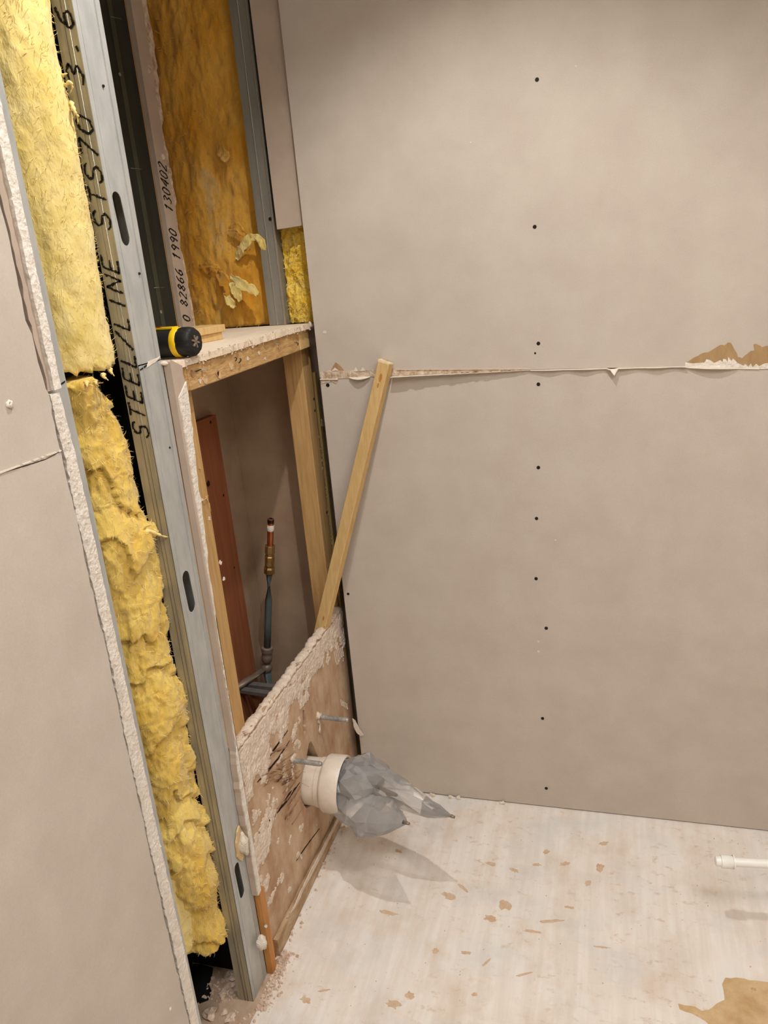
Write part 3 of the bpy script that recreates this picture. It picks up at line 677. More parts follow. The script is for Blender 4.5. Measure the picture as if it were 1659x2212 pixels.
# broken staples, nails and glue on the beam
for i, (u, v, du, dv) in enumerate([(436, 800, 12, -1), (597, 743, 5, 4), (509, 772, 0, 8), (640, 740, 3, 6), (424, 802, 10, -4), (520, 775, -4, 9)]):
    a = PX(.003, u, v); b = PX(.006, u+du, v+dv)
    tube('bent_nail', [a-Vector((.004, 0, 0)), a, a.lerp(b, .5)+Vector((.003, 0, .001)), b], .0011, 'rod' if i < 2 else 'black', bmv, 7)
for i, (u, v) in enumerate([(432, 822), (470, 806), (500, 790), (560, 762), (604, 752), (446, 835), (536, 775), (415, 806), (476, 826), (575, 790)]):
    p = PX(.001, u, v); p.z = min(max(p.z, ZBm+.011), ZT-.011); plate('glue_scab', [circle(p.y, p.z, .004+.002*(i % 3), 11, .002, i)], onX(-.0005), .0018, ('plaster', 'splinter', 'card')[i % 3], bmv)
for i, (u, v) in enumerate([(436, 1080), (452, 1120), (476, 1215), (484, 1250)]):
    p = PX(XP, u, v); plate('glue_scab', [circle(p.y, p.z, .004, 9, .002, i)], onX(XP-.001), .0018, 'core', lp)
for (u, v, u2, v2) in [(434, 1085, 450, 1070), (444, 1072, 456, 1105), (430, 1012, 440, 1020)]:
    a = PX(XP, u, v); b = PX(XP+.005, u2, v2); tube('splinter', [a, a.lerp(b, .5)+Vector((.002, 0, 0)), b], [.0012, .001, .0003], 'wood', lp, 6)

# ------------------------------------------------------------------ ledge over the niche
sh = thing('ledge', (-.12, -.28, ZT), 'broken plasterboard ledge capping the niche with crumbling front edge', 'ledge')
ztop = 1.337
fe = [(-.004, -.645), (.006, -.60), (.002, -.52), (.006, -.42), (.003, -.32), (.007, -.22), (.004, -.115)]
fr = ragged(fe, .003, .012, False, 8)
plate('ledge_board', [[(-.30, -.645)]+fr+[(-.002, -.097), (-.16, -.064), (-.30, -.035)]], onZ(ZT+.0005), ztop-ZT-.0005, 'ledge', sh)
fr2 = ragged([(.003, -.112), (.009, -.05), (.012, .030), (-.004, .034)], .0018, .012, False, 9)
plate('ledge_board', [[(-.001, -.0955)]+fr2+[(-.30, .034), (-.30, -.033), (-.16, -.062)]], onZ(ZT+.0005), ztop-ZT-.0005, 'ledge', sh)
mb = MB(); rnd = random.Random(4)
for i in range(520):
    y = rnd.uniform(-.645, .03); x = .003+rnd.gauss(0, .003)+(.005 if y > -.1 else 0); z = ZT+rnd.uniform(-.003, .014); s = rnd.uniform(.001, .0036)
    c = Vector((x, y, z)); r = [Vector((rnd.uniform(-1, 1), rnd.uniform(-1, 1), rnd.uniform(-1, 1))).normalized()*s for _ in range(4)]
    mb.add([c+r[0], c+r[1], c+r[2], c+r[3]], [(0, 1, 2), (0, 2, 3), (0, 3, 1), (1, 3, 2)])
e = mb.build('broken_plaster_edge', 'plaster', sh); e['kind'] = 'stuff'
lump('plaster_chip', (.004, -.642, ztop+.003), .008, 'plaster', sh, .6, 80, 2, 3, (1, 1.3, .6))
lump('plaster_chip', (.010, .028, ztop-.004), .009, 'plaster', sh, .6, 80, 2, 6, (.8, 1, 1))

# tool on the ledge (end of a cordless multi tool)
ax0, ax1 = Vector((-.215, -.545, ztop+.0272)), Vector((.018, -.557, ztop+.0275))
tl = thing('power_tool', (-.05, -.552, ztop), 'black cylindrical hand tool with yellow band lying on the ledge', 'tool')
R_ = .0262
lathe('body', ax0, ax0.lerp(ax1, .835), [(0, .020), (.04, R_*.97), (.6, R_*.98), (.97, R_*.985), (1, R_*.97)], 'rubber', tl, 28)
lathe('band', ax0.lerp(ax1, .83), ax0.lerp(ax1, .885), [(0, R_*.97), (.1, R_*1.01), (.9, R_*1.01), (1, R_*.97)], 'yellow', tl, 28)
d_, s_, t_ = frame(ax1-ax0); rings = []
for k, rr in [(.88, .97), (.90, 1.0), (.95, .99), (.98, .95), (1.0, .82), (.996, .5)]:
    c = ax0.lerp(ax1, k); n = 48
    rings.append([c+(s_*math.cos(2*math.pi*j/n)+t_*math.sin(2*math.pi*j/n))*R_*rr*(1-.07*max(0, math.cos(6*2*math.pi*j/n))**6) for j in range(n)])
loft('end_cap', rings, 'rubber', tl)
cc = ax1
for a in range(3):
    an = a*math.pi/3+.3; v_ = (s_*math.cos(an)+t_*math.sin(an))*R_*.42
    mb = MB(); bar(mb, cc-v_+d_*.0002, cc+v_+d_*.0002, .003, .0022, s_*math.sin(an)-t_*math.cos(an)); mb.build('cap_rib', 'greypipe', tl)
mb = MB(); top = Vector((0, 0, R_*.995)); sv = Vector((0, 1, 0))
bar(mb, ax0+top, ax0.lerp(ax1, .84)+top, .020, .003, sv); mb.build('yellow_spine', 'yellow', tl)
mb = MB(); bar(mb, ax0.lerp(ax1, .5)+top+Vector((0, 0, .002)), ax0.lerp(ax1, .72)+top+Vector((0, 0, .002)), .007, .003, sv); mb.build('switch', 'copper', tl)
# two wood offcuts stacked on the ledge
def block(name, base, ang, ln, wd, z0, h, label, sd):
    d = Vector((math.cos(ang), math.sin(ang))); s = Vector((-d.y, d.x)); b = Vector(base)
    pts = [b, b+d*ln, b+d*ln+s*wd, b+s*wd]
    o = plate(name, [[(q.x, q.y) for q in pts]], onZ(z0), h, 'wood', None)
    bv = o.modifiers.new('bevel', 'BEVEL'); bv.width = .0012; bv.segments = 1
    tag(o, label, 'wood', 'pine offcuts on the ledge'); return o
ang = math.atan2(-.09, -.028)
block('wood_offcut', (-.086, -.252), ang, .20, -.065, ztop+.0003, .0158, 'lower of two pale pine offcuts stacked behind the black tool', 1)
block('wood_offcut', (-.080, -.245), ang+.03, .20, -.07, ztop+.0166, .0150, 'upper of two pale pine offcuts stacked behind the black tool', 2)

# ------------------------------------------------------------------ alcove above the ledge
al = thing('steel_stud', (-.07, .05, ztop), 'narrow grey steel channel with two bright folds in front of the gold insulation', 'stud')
xs0, xs1 = -.0985, -.053
box('web', xs0, xs1, .030, .0312, ztop+.001, CEIL-.001, 'steel_dark', al)
box('flange', xs0, xs0+.0012, .0312, .075, ztop+.001, CEIL-.001, 'steel_dark', al)
box('flange', xs1-.0012, xs1, .0312, .075, ztop+.001, CEIL-.001, 'steel_dark', al)
for x in (xs0+.021, xs1-.004): tube('fold', [(x, .0295, ztop+.001), (x, .0298, CEIL-.002)], .0019, 'trim', al, 6)
p = PY(.03, 584, 473); lathe('screw', (p.x, .031, p.z), (p.x, .0285, p.z), [(0, .004), (1, .0042)], 'black', al, n=12)
# left side: dark stud and printed sheet
dk = thing('steel_stud', (-.30, -.13, ztop), 'steel stud coloured dark for the shadow at the back of the alcove behind the lettered stud', 'stud')
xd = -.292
box('web', xd-.0012, xd, -.225, -.080, ztop+.001, CEIL-.001, 'steel_shaded', dk)
box('flange', xd, xd+.03, -.226, -.2248, ztop+.001, CEIL-.001, 'steel_shaded', dk)
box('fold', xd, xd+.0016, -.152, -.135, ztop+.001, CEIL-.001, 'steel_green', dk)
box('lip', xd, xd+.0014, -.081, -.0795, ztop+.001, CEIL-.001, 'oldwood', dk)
for u, v in [(257, 161), (346, 674)]:
    p = PX(xd, u, v); lathe('screw_ring', (xd+.001, p.y, p.z), (xd+.003, p.y, p.z), [(0, .0032), (1, .0034), (1, .0018), (.3, .0016)], 'rod', dk, n=14)
for u, v in [(292, 364), (342, 621), (248, 38)]:
    p = PX(xd+.004, u, v); tube('screw_tip', [(xd, p.y-.012, p.z), (xd+.012, p.y+.012, p.z-.001)], [.0013, .0006], 'rod', dk, 6)
ps = thing('plasterboard_offcut', (-.285, -.05, ztop), 'narrow plasterboard edge with black printed numbers beside the gold insulation', 'offcut')
rr = ragged([(-.030, ztop+.002), (-.026, 1.45), (-.032, 1.55), (-.028, 1.66), (-.033, 1.78), (-.030, 1.95), (-.031, CEIL-.002)], .003, .012, False, 17)
plate('board_strip', [[(-.0785, ztop+.002)]+rr+[(-.0785, CEIL-.002)]], onX(-.290), .012, 'drywall_old', ps)
rr2 = ragged([(-.012, ztop+.002), (-.020, 1.45), (-.026, 1.55), (-.014, 1.66), (-.024, 1.78), (-.006, 1.95), (-.002, CEIL-.002)], .006, .014, False, 19)
plate('torn_core', [[(-.034, ztop+.002)]+rr2+[(-.034, CEIL-.002)]], onX(-.289), .0095, 'core_dirty', ps)
zt0 = PX(-.278, 396, 700).z; zt1 = PX(-.278, 345, 352).z
lettering('printed_number', '0 82866 1990  130402', lambda a, b: Vector((-.2776, -.040-b, zt0+a)), (zt1-zt0)/20, .033, .010, .0034, 'ink', ps, .3, 5)
for u, v, r in [(322, 148, .008), (365, 372, .009), (352, 340, .006)]:
    p = PX(-.278, u, v); lump('core_chip', (-.279, min(p.y, -.012), p.z), r, 'core_dirty', ps, .5, 80, 2, u, (.8, 1, 1.3))

def wool_slab(name, label, x0, x1, z0, z1, yfront, m, fm, amp, seed, nfuzz, nx=70, nzz=170, bulge=.015):
    root = thing(name, ((x0+x1)/2, yfront+.03, z0), label, 'insulation', 'glass wool in the end wall')
    vs = []; fs = []
    for i in range(nzz):
        for j in range(nx):
            a = j/(nx-1); b = i/(nzz-1); x = x0+(x1-x0)*a; z = z0+(z1-z0)*b
            p = (x, 0, z)
            d = amp[0]*fnz((x, .3, z*.6), 12, 3, seed)+amp[1]*(1-2*abs(fnz((x, .1, z*.45), 32, 4, seed+4)))+amp[2]*fnz((x, 0, z), 140, 3, seed+7)
            y = yfront-bulge*math.sin(math.pi*a)**.6-d
            vs.append(Vector((x, y, z)))
    n0 = len(vs)
    for i in range(nzz-1):
        for j in range(nx-1):
            a = i*nx+j; fs.append((a, a+1, a+nx+1, a+nx))
    for i in (0, nzz-1):
        for j in range(nx): vs.append(Vector((vs[i*nx+j].x, YFAR-.004, vs[i*nx+j].z)))
    for j in range(nx-1):
        fs.append((j, j+1, n0+j+1, n0+j)); q = (nzz-1)*nx; fs.append((q+j, q+j+1, n0+nx+j+1, n0+nx+j))
    fs.append((n0, n0+nx-1, n0+2*nx-1, n0+nx))
    left = [i*nx for i in range(nzz)]; right = [i*nx+nx-1 for i in range(nzz)]
    fs.append(tuple(left+[n0+nx, n0])); fs.append(tuple(right+[n0+2*nx-1, n0+nx-1]))
    o = mesh_obj('batt', vs, fs, m, root, True)
    if nfuzz: fuzz('loose_fibres', o, nfuzz, .012, fm, root, int(seed*10), cond=lambda c: c.y < yfront+.02)
    return root
g1 = wool_slab('insulation_batt', 'dusty gold glass wool filling the alcove wall above the ledge', -.352, xs0-.001, ztop+.001, CEIL-.002, .072, 'wool_gold', 'fibre_gold', (.009, .0028, .0012), 2.2, 3200)
g2 = wool_slab('insulation_batt', 'small bright yellow glass wool patch right of the grey steel channel', xs1+.001, .028, ztop+.001, p_.z+.03, .058, 'wool_yellow', 'fibre', (.007, .006, .003), 7.7, 700, 40, 70, .010)
# torn flaps of wool in the alcove
def flap(name, pts, wd, m, parent, sd=1, curl=.4):
    P = [Vector(p) for p in pts]; out = []
    for i in range(len(P)-1):
        for k in range(6): out.append(P[i].lerp(P[i+1], k/6))
    out.append(P[-1]); rings = []; n = len(out)
    for i, p in enumerate(out):
        d = (out[min(i+1, n-1)]-out[max(i-1, 0)]).normalized(); s = d.cross(Vector((0, -1, 0))).normalized(); t = s.cross(d)
        w_ = wd*(.35+.65*math.sin(math.pi*(i+.8)/(n+.6)))*(1+.35*fnz(p, 90, 2, sd)); ring = []
        for j in range(14):
            a = 2*math.pi*j/14; q = p+s*math.cos(a)*w_+t*(math.sin(a)*w_*.28+curl*w_*math.cos(a)**2)
            ring.append(q+Vector((fnz(q, 110, 3, sd+2), fnz(q, 110, 3, sd+4), fnz(q, 110, 3, sd+6)))*.0035)
        rings.append(ring)
    return loft(name, rings, m, parent, True)
Yf = .045
flap('torn_flap', [PY(Yf, 512, 560), PY(Yf-.012, 524, 535), PY(Yf-.018, 540, 516), PY(Yf-.02, 556, 510)], .012, 'wool', g1, 2)
flap('torn_flap', [PY(Yf-.02, 552, 510), PY(Yf-.018, 566, 520), PY(Yf-.01, 572, 552)], .008, 'wool', g1, 3)
flap('torn_flap', [PY(Yf, 470, 590), PY(Yf-.02, 486, 606), PY(Yf-.022, 500, 632), PY(Yf-.02, 502, 660)], .016, 'wool_gold', g1, 4)
flap('torn_flap', [PY(Yf-.02, 498, 596), PY(Yf-.028, 520, 612), PY(Yf-.03, 540, 622), PY(Yf-.028, 558, 636)], .012, 'wool', g1, 5)
flap('torn_flap', [PY(Yf-.022, 500, 610), PY(Yf-.03, 512, 630), PY(Yf-.03, 520, 650)], .011, 'wool', g1, 6)
flap('torn_flap', [PY(Yf-.02, 488, 630), PY(Yf-.028, 498, 652), PY(Yf-.026, 508, 662)], .011, 'wool', g1, 7)
flap('torn_flap', [PY(Yf+.005, 470, 318), PY(Yf-.008, 486, 335), PY(Yf-.010, 492, 348)], .014, 'wool_gold', g1, 8)
flap('torn_flap', [PY(Yf+.005, 432, 575), PY(Yf-.008, 455, 572), PY(Yf-.010, 478, 580)], .006, 'wool_gold', g1, 9)
flap('torn_flap', [PY(Yf, 495, 495), PY(Yf-.010, 515, 490), PY(Yf-.008, 534, 512)], .011, 'wool_gold', g1, 10)

# ------------------------------------------------------------------ inside the niche
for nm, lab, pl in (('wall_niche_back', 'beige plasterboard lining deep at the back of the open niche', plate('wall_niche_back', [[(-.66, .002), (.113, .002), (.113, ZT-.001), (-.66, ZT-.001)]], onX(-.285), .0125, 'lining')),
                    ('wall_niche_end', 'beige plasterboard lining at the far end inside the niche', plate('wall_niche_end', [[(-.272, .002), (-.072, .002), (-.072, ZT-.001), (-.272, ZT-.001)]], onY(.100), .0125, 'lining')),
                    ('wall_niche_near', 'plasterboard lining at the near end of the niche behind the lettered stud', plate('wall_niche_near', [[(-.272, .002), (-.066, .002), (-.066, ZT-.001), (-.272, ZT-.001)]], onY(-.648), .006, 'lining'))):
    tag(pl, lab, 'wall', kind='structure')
q0, q1, q2, q3 = PX(-.262, 400, 915), PX(-.262, 460, 896), PX(-.262, 530, 1400), PX(-.262, 490, 1400)
pk = plate('wooden_plank', [[(q0.y, .003), (q2.y+.03, .003), (q1.y, q1.z), (q0.y, q1.z+.004)]], onX(-.272), .018, 'plank'); tag(pk, 'red brown plank standing upright against the niche lining', 'plank')
for u, v, r in [(455, 912, .004), (483, 1070, .0035), (450, 1045, .008), (506, 1226, .003)]:
    p = PX(-.2538, u, v); plate('knot', [circle(p.y, p.z, r, 12, r*.2, 1)], onX(-.2541), .0006, 'crack', pk)
# water pipe
T = PY(-.03, 585, 1120); Bp = PY(-.03, 577, 1408)
at = lambda k: T.lerp(Bp, k)
wp = thing('water_pipe', (Bp.x, Bp.y, .0), 'grey water pipe with copper tail and brass valve inside the niche', 'pipe')
lathe('copper_tail', at(.0), at(.20), [(0, .006), (.02, .0085), (1, .0085)], 'copper', wp, 18)
lathe('open_end', at(-.002), at(.03), [(0, .004), (.3, .0088), (1, .0088)], 'black', wp, 18)
lathe('tape_ring', at(.045), at(.085), [(0, .009), (.3, .0098), (.8, .0096), (1, .009)], 'core', wp, 18)
lathe('brass_valve', at(.19), at(.40), [(0, .011), (.02, .0145), (.25, .0145), (.27, .012), (.36, .0125), (.38, .014), (.72, .0135), (.74, .0125), (.8, .0155), (.95, .0155), (1, .011)], 'brass', wp, 8, smooth=False)
v_ = at(.315)+Vector((.004, -.012, 0)); lathe('valve_screw', v_, v_+Vector((.002, -.005, 0)), [(0, .0075), (1, .0065), (1, .003)], 'brass', wp, 14)
tube('pipe', [at(.39), at(.6), at(.8), at(.985)], .0098, 'pex', wp, 16)
lathe('coupling', at(.96), at(1.08), [(0, .012), (.05, .0165), (.3, .0165), (.35, .014), (.55, .014), (.6, .0155), (.9, .0145), (1, .012)], 'greypipe', wp, 18)
E0 = at(1.10); E1 = PZ(E0.z-.02, 574, 1432)
lump('elbow', at(1.13), .0165, 'greypipe', wp, .05, 20, 3, 1)
h1 = at(1.13); h2 = PZ(h1.z-.004, 505, 1490); h2 = h1+(h2-h1)*1.12
tube('branch_pipe', [h1, h1.lerp(h2, .5), h2], .0098, 'greypipe', wp, 14)
tube('riser', [at(1.13), Vector((at(1.13).x, at(1.13).y, .002))], .012, 'pex', wp, 14)
# rails of the cistern carrier
for lab, pa, pb in (('rear grey flat rail spanning the niche behind the stained board', (496, 1474), (640, 1490)), ('front grey flat rail spanning the niche behind the stained board', (490, 1486), (640, 1507))):
    a = PZ(.38, *pa); b = PZ(.38, *pb); mb = MB(); bar(mb, a, b, .018, .010, (0, 1, 0)); o = mb.build('carrier_rail', 'rail'); tag(o, lab, 'rail', 'carrier rails in the niche')

# ------------------------------------------------------------------ stained board at the foot of the niche
bo = thing('plywood_board', (-.009, -.28, .03), 'stained plywood board with plaster crust boxing the foot of the niche', 'board')
YB0, YB1 = -.622, .048; ZB0, ZB1 = .034, .560
PC = (-.294, .243)
topr = ragged([(YB1, ZB1-.012), (-.02, ZB1+.004), (-.10, ZB1-.006), (-.20, ZB1+.002), (-.33, ZB1-.004), (-.45, ZB1+.003), (-.56, ZB1-.002), (YB0, ZB1+.004)], .003, .012, False, 5)
arch = []
for k in range(26):
    a = -math.pi*.12+2*math.pi*k/26
    r = .066+.002*math.sin(k*2.2); y = PC[0]+r*math.cos(a); z = PC[1]+r*math.sin(a)
    if z > PC[1]+.045: z += .040*max(0, 1-abs(y-PC[0]-.026)/.040)
    arch.append((y, z))
s1 = PX(0, 657, 1562); slot = [(s1.y-.010, s1.z-.03), (s1.y+.004, s1.z-.026), (s1.y+.012, s1.z), (s1.y+.013, s1.z+.028), (s1.y+.002, s1.z+.036), (s1.y-.004, s1.z+.014), (s1.y-.012, s1.z+.004)]
slot = ragged(slot, .0015, .008, True, 2)
plate('board', [[(YB0, ZB0), (YB1, ZB0)]+topr, arch, slot], onX(-.018), .018, 'ply', bo)
# plaster crust: cells kept where the mask is high
def crust():
    ny, nzn = 190, 150; vs = []; fs = []; idx = {}
    def H(y, z):
        top = 1-min(1, (ZB1-z)/(.125+.05*math.sin(y*11+1))); left = 1-min(1, (y-YB0)/.16); right = 1-min(1, abs(y-.035)/.03)
        n = fnz((0, y, z), 22, 4, 3.1)*.9
        band = max(0, 1-abs((z-.40)-(y+.38)*.55)/.06)*.35
        m = n*(.55+.45*max(0, top))+1.15*max(0, top)+.30*max(0, left)+band-.36
        if z > .43 and y > -.12: m -= .15
        if math.hypot(y-PC[0], z-PC[1]) < .085: m = -1
        if abs(y-s1.y) < .02 and abs(z-s1.z) < .045: m = -1
        if y > -.25 and z < .40: m -= .35
        return m
    hg = {}
    for i in range(ny+1):
        for j in range(nzn+1):
            y = YB0+.002+(YB1-YB0-.006)*i/ny; z = ZB0+.004+(ZB1-ZB0-.012)*j/nzn; hg[i, j] = (y, z, H(y, z))
    def vid(i, j, k):
        key = (i, j, k)
        if key not in idx:
            y, z, h = hg[i, j]; t = .0016+.0034*min(1, max(0, h)*1.6)+.0012*fnz((0, y, z), 150, 3, 2)
            y2 = y+.0012*fnz((1, y, z), 200, 2, 5); z2 = z+.0012*fnz((2, y, z), 200, 2, 6)
            idx[key] = len(vs); vs.append((max(.0006, t) if k else -.0005, y2, z2))
        return idx[key]
    keep = {(i, j): (hg[i, j][2]+hg[i+1, j][2]+hg[i, j+1][2]+hg[i+1, j+1][2])/4 > 0 for i in range(ny) for j in range(nzn)}
    for (i, j), kp in keep.items():
        if not kp: continue
        fs.append((vid(i, j, 1), vid(i+1, j, 1), vid(i+1, j+1, 1), vid(i, j+1, 1)))
        for di, dj, a, b in ((-1, 0, (i, j), (i, j+1)), (1, 0, (i+1, j+1), (i+1, j)), (0, -1, (i+1, j), (i, j)), (0, 1, (i, j+1), (i+1, j+1))):
            if not keep.get((i+di, j+dj), False): fs.append((vid(*a, 1), vid(*b, 1), vid(*b, 0), vid(*a, 0)))
    o = mesh_obj('plaster_crust', vs, fs, 'plaster', bo, False); o['kind'] = 'stuff'; return o
crust()
rings = []
for i in range(150):
    y = YB0+.003+(YB1-YB0-.008)*i/149; zt_ = ZB1-.001; ring = []
    for j in range(12):
        a = 2*math.pi*j/12; q = Vector((-.0085+.0125*math.cos(a), y, zt_+.0065*math.sin(a)))
        k = 1+.28*fnz(q, 70, 4, 2.2); ring.append(Vector((-.0085+.0125*math.cos(a)*k, y, zt_+.0065*math.sin(a)*k+.005*fnz((0, y, 0), 16, 4, 1))))
    rings.append(ring)
loft('plaster_rim', rings, 'plaster', bo, True)
# trowel ribs left on the board
for i in range(5):
    a = PX(.002, 736+i*3.2, 1512+i*2); b = PX(.002, 738+i*3.2, 1524+i*2); mb = MB(); bar(mb, a, b, .0024, .003, (0, 1, 0)); mb.build('trowel_rib', 'plaster', bo)
for i in range(6):
    a = PX(.002, 722+i*3.4, 1408-i*2); b = PX(.002, 726+i*3.2, 1432-i*3); mb = MB(); bar(mb, a, b, .0026, .003, (0, 1, 0)); mb.build('trowel_rib', 'plaster', bo)
# cracks with lifted splinters
for i, pts in enumerate([[(556, 1690), (575, 1670), (600, 1640), (626, 1600)], [(560, 1800), (590, 1765), (620, 1730), (648, 1690)], [(572, 1648), (590, 1622), (606, 1600), (622, 1578)], [(640, 1700), (625, 1715), (608, 1740)], [(640, 1860), (660, 1830), (690, 1790)]]):
    top_ = []; bot_ = []; rnd = random.Random(i)
    for k, (u, v) in enumerate(pts):
        p = PX(.0006, u, v); wv = (.0008 if k in (0, len(pts)-1) else .0028)*rnd.uniform(.7, 1.2); top_.append((p.y, p.z+wv)); bot_.append((p.y, p.z-wv))
    plate('crack', [ragged(top_+bot_[::-1], .0006, .008, True, i)], onX(-.0002), .0009, 'crack', bo)
rnd = random.Random(9)
for i in range(34):
    if i < 17: u, v = 556+rnd.uniform(0, 62), 1690-rnd.uniform(-10, 70); du, dv = rnd.uniform(22, 46), rnd.uniform(-30, -8)
    else: u, v = 590+rnd.uniform(0, 46), 1765-rnd.uniform(-20, 80); du, dv = rnd.uniform(12, 34), rnd.uniform(-60, -24)
    a = PX(.001, u, v); b = PX(.003+rnd.uniform(0, .010), u+du, v+dv)
    tube('splinter', [a, a.lerp(b, .5), b], [rnd.uniform(.001, .0022), .0013, .0003], 'splinter', bo, 5)
for (a, b) in (((602, 1670), (668, 1700)), ((560, 1662), (620, 1668)), ((610, 1664), (660, 1668))):
    p0 = PX(.003, *a); p1 = PX(.03, *b); tube('splinter', [p0, p0.lerp(p1, .5)+Vector((.004, 0, .002)), p1], [.0007, .0006, .0003], 'wood', bo, 5)
# reddish ragged chew marks on the top edge
for u, v in [(610, 1505), (645, 1437), (706, 1358), (530, 1585), (548, 1572)]:
    for k in range(5):
        a = PX(.001, u+k*2-6, v+k*3-4); b = PX(.004, u+k*2+6, v+k*3-8); tube('splinter', [a, b], [.0012, .0003], 'splinter', bo, 5)
# loose paper flake at the right edge
pf = PY(-.004, 765, 1555)
fk = plate('paper_flake', [ragged([(PY(-.012, u, v).x, PY(-.012, u, v).z) for u, v in [(761, 1552), (768, 1558), (776, 1575), (785, 1588), (779, 1590), (771, 1584), (764, 1570)]], .0008, .006, True, 2)], onY(-.012), .0016, 'paper'); tag(fk, 'small pale flake of torn paper beside the right edge of the stained board', 'scrap')
# dirty batten at the foot
db = thing('floor_batten', (.006, -.36, 0), 'dirty plaster smeared batten along the foot of the stained board', 'batten')
plate('batten', [ragged([(-.600, .001), (-.12, .001), (-.10, .030), (-.25, .034), (-.40, .040), (-.52, .046), (-.600, .047)], .0016, .02, True, 6)], onX(.0008), .011, 'dirtwood', db)
plate('plaster_smear', [ragged([(-.52, .047), (-.50, .040), (-.42, .037), (-.30, .031), (-.16, .026), (-.11, .030), (-.14, .037), (-.30, .044), (-.43, .049)], .0022, .012, True, 8)], onX(.0110), .0022, 'plaster', db)
# rubber plug by the batten end
a = PZ(0.002, 590, 2072)
pg = thing('rubber_plug', (a.x, a.y, 0), 'small dark round plug with white ring at the batten end', 'plug')
lathe('plug_body', (a.x-.004, a.y+.012, .046), (a.x, a.y, .008), [(0, .006), (.1, .008), (1, .0085)], 'plank', pg, 14)
lathe('white_ring', (a.x, a.y, .0085), (a.x+.0005, a.y-.002, .004), [(0, .0088), (.5, .0092), (1, .0088)], 'pvc_clean', pg, 16)
lathe('plug_tip', (a.x+.0005, a.y-.002, .004), (a.x+.0005, a.y-.003, .001), [(0, .0085), (1, .007)], 'rubber', pg, 14)
# threaded rods
for (y, z, xe, lab) in ((-.203, .369, .083, 'threaded rod sticking out of the board nearest the back wall'), (-.384, .367, .076, 'threaded rod sticking out of the board above the white waste pipe')):
    t = thing('threaded_rod', (0, y, z), lab, 'rod', 'cistern fixing rods')
    n = 60; prof = [(0, .0058)]
    for k in range(n): prof += [(.06+.92*k/n, .0064), (.06+.92*(k+.5)/n, .0055)]
    prof += [(1, .005)]
    lathe('thread', (-.03, y, z), (xe, y, z-.003), prof, 'rod', t, 14)
    lump('plaster_blob', (.004, y, z+.002), .011, 'plaster', t, .6, 80, 2, y*10, (.7, 1, 1.1))
    for k in range(3):
        lump('plaster_blob', (.002, y+random.uniform(-.01, .01), z-.014-.012*k), .007, 'plaster', t, .6, 90, 2, k, (.35, .8, 1.3))

# ------------------------------------------------------------------ waste pipe and plastic bag
wp2 = thing('waste_pipe', (.03, PC[0], PC[1]), 'white plastic waste pipe with wide collar sticking out of the stained board', 'pipe')
lathe('pipe', (-.10, PC[0], PC[1]), (.040, PC[0], PC[1]-.002), [(0, .0575), (1, .0585)], 'pvc', wp2, 48, caps=False)
lathe('collar', (.026, PC[0], PC[1]-.002), (.092, PC[0], PC[1]-.004), [(0, .0588), (.02, .0610), (.20, .0620), (.28, .0690), (.34, .0712), (.92, .0720), (1, .0700), (.985, .0655), (.3, .0640), (.28, .0560)], 'pvc', wp2, 56, caps=False)
lathe('rubber_seal', (.080, PC[0], PC[1]-.004), (.088, PC[0], PC[1]-.004), [(0, .0652), (0, .060), (1, .060), (1, .0652)], 'rubber', wp2, 48, caps=False)
bag = thing('plastic_bag', (.20, PC[0], .15), 'crumpled clear plastic bag stuffed into the mouth of the waste pipe', 'bag')
def lobe(name, path, radii, squash, tw, seed, n=13, jit=.22, m=2):
    rnd = random.Random(seed)
    P = [Vector(p) for p in path]; out = []; RR = []; SQ = []
    for i in range(len(P)-1):
        for k in range(m):
            t = k/m; out.append(P[i].lerp(P[i+1], t)); RR.append(radii[i]+(radii[i+1]-radii[i])*t); SQ.append(squash[i]+(squash[i+1]-squash[i])*t)
    out.append(P[-1]); RR.append(radii[-1]); SQ.append(squash[-1]); rings = []; N_ = len(out)
    for i, p in enumerate(out):
        d = (out[min(i+1, N_-1)]-out[max(i-1, 0)]).normalized(); s = d.cross(Vector((0, 0, 1))).normalized(); t = s.cross(d)
        ca, sa = math.cos(tw), math.sin(tw); s2 = s*ca+t*sa; t2 = t*ca-s*sa; ring = []
        for j in range(n):
            a = 2*math.pi*(j+.25*rnd.uniform(-1, 1))/n; k = 1+jit*rnd.uniform(-1, 1)*(1 if RR[i] > .004 else 0)
            ring.append(p+(s2*math.cos(a)+t2*math.sin(a)*SQ[i])*RR[i]*k+d*RR[i]*jit*rnd.uniform(-.7, .7))
        rings.append(ring)
    vs = [p for r in rings for p in r]; fs = []
    for i in range(len(rings)-1):
        for j in range(n):
            a = i*n+j; b = i*n+(j+1) % n
            fs += [(a, b, b+n), (a, b+n, a+n)] if (i+j) % 2 else [(a, b, a+n), (b, b+n, a+n)]
    return mesh_obj(name, vs, fs, 'film', bag, False)
cy, cz = PC[0], PC[1]-.004
tip1 = Vector((.372, -.342, .222)); tip2 = Vector((.287, -.428, .262))
lobe('film_corner', [(.078, cy+.010, cz+.006), (.13, cy+.010, cz+.016), (.20, cy-.002, cz+.012), (.28, -.320, .232), (.34, -.336, .226), tip1], [.044, .052, .062, .056, .030, .0012], [.9, .8, .62, .50, .4, .5], 1.0, 2, jit=.13)
lobe('film_corner', [(.078, cy-.012, cz-.010), (.12, cy-.032, cz-.024), (.17, cy-.068, cz-.022), (.22, -.386, .232), (.262, -.412, .252), tip2], [.044, .050, .052, .043, .022, .0012], [.9, .8, .6, .45, .35, .5], -.6, 5, jit=.12)
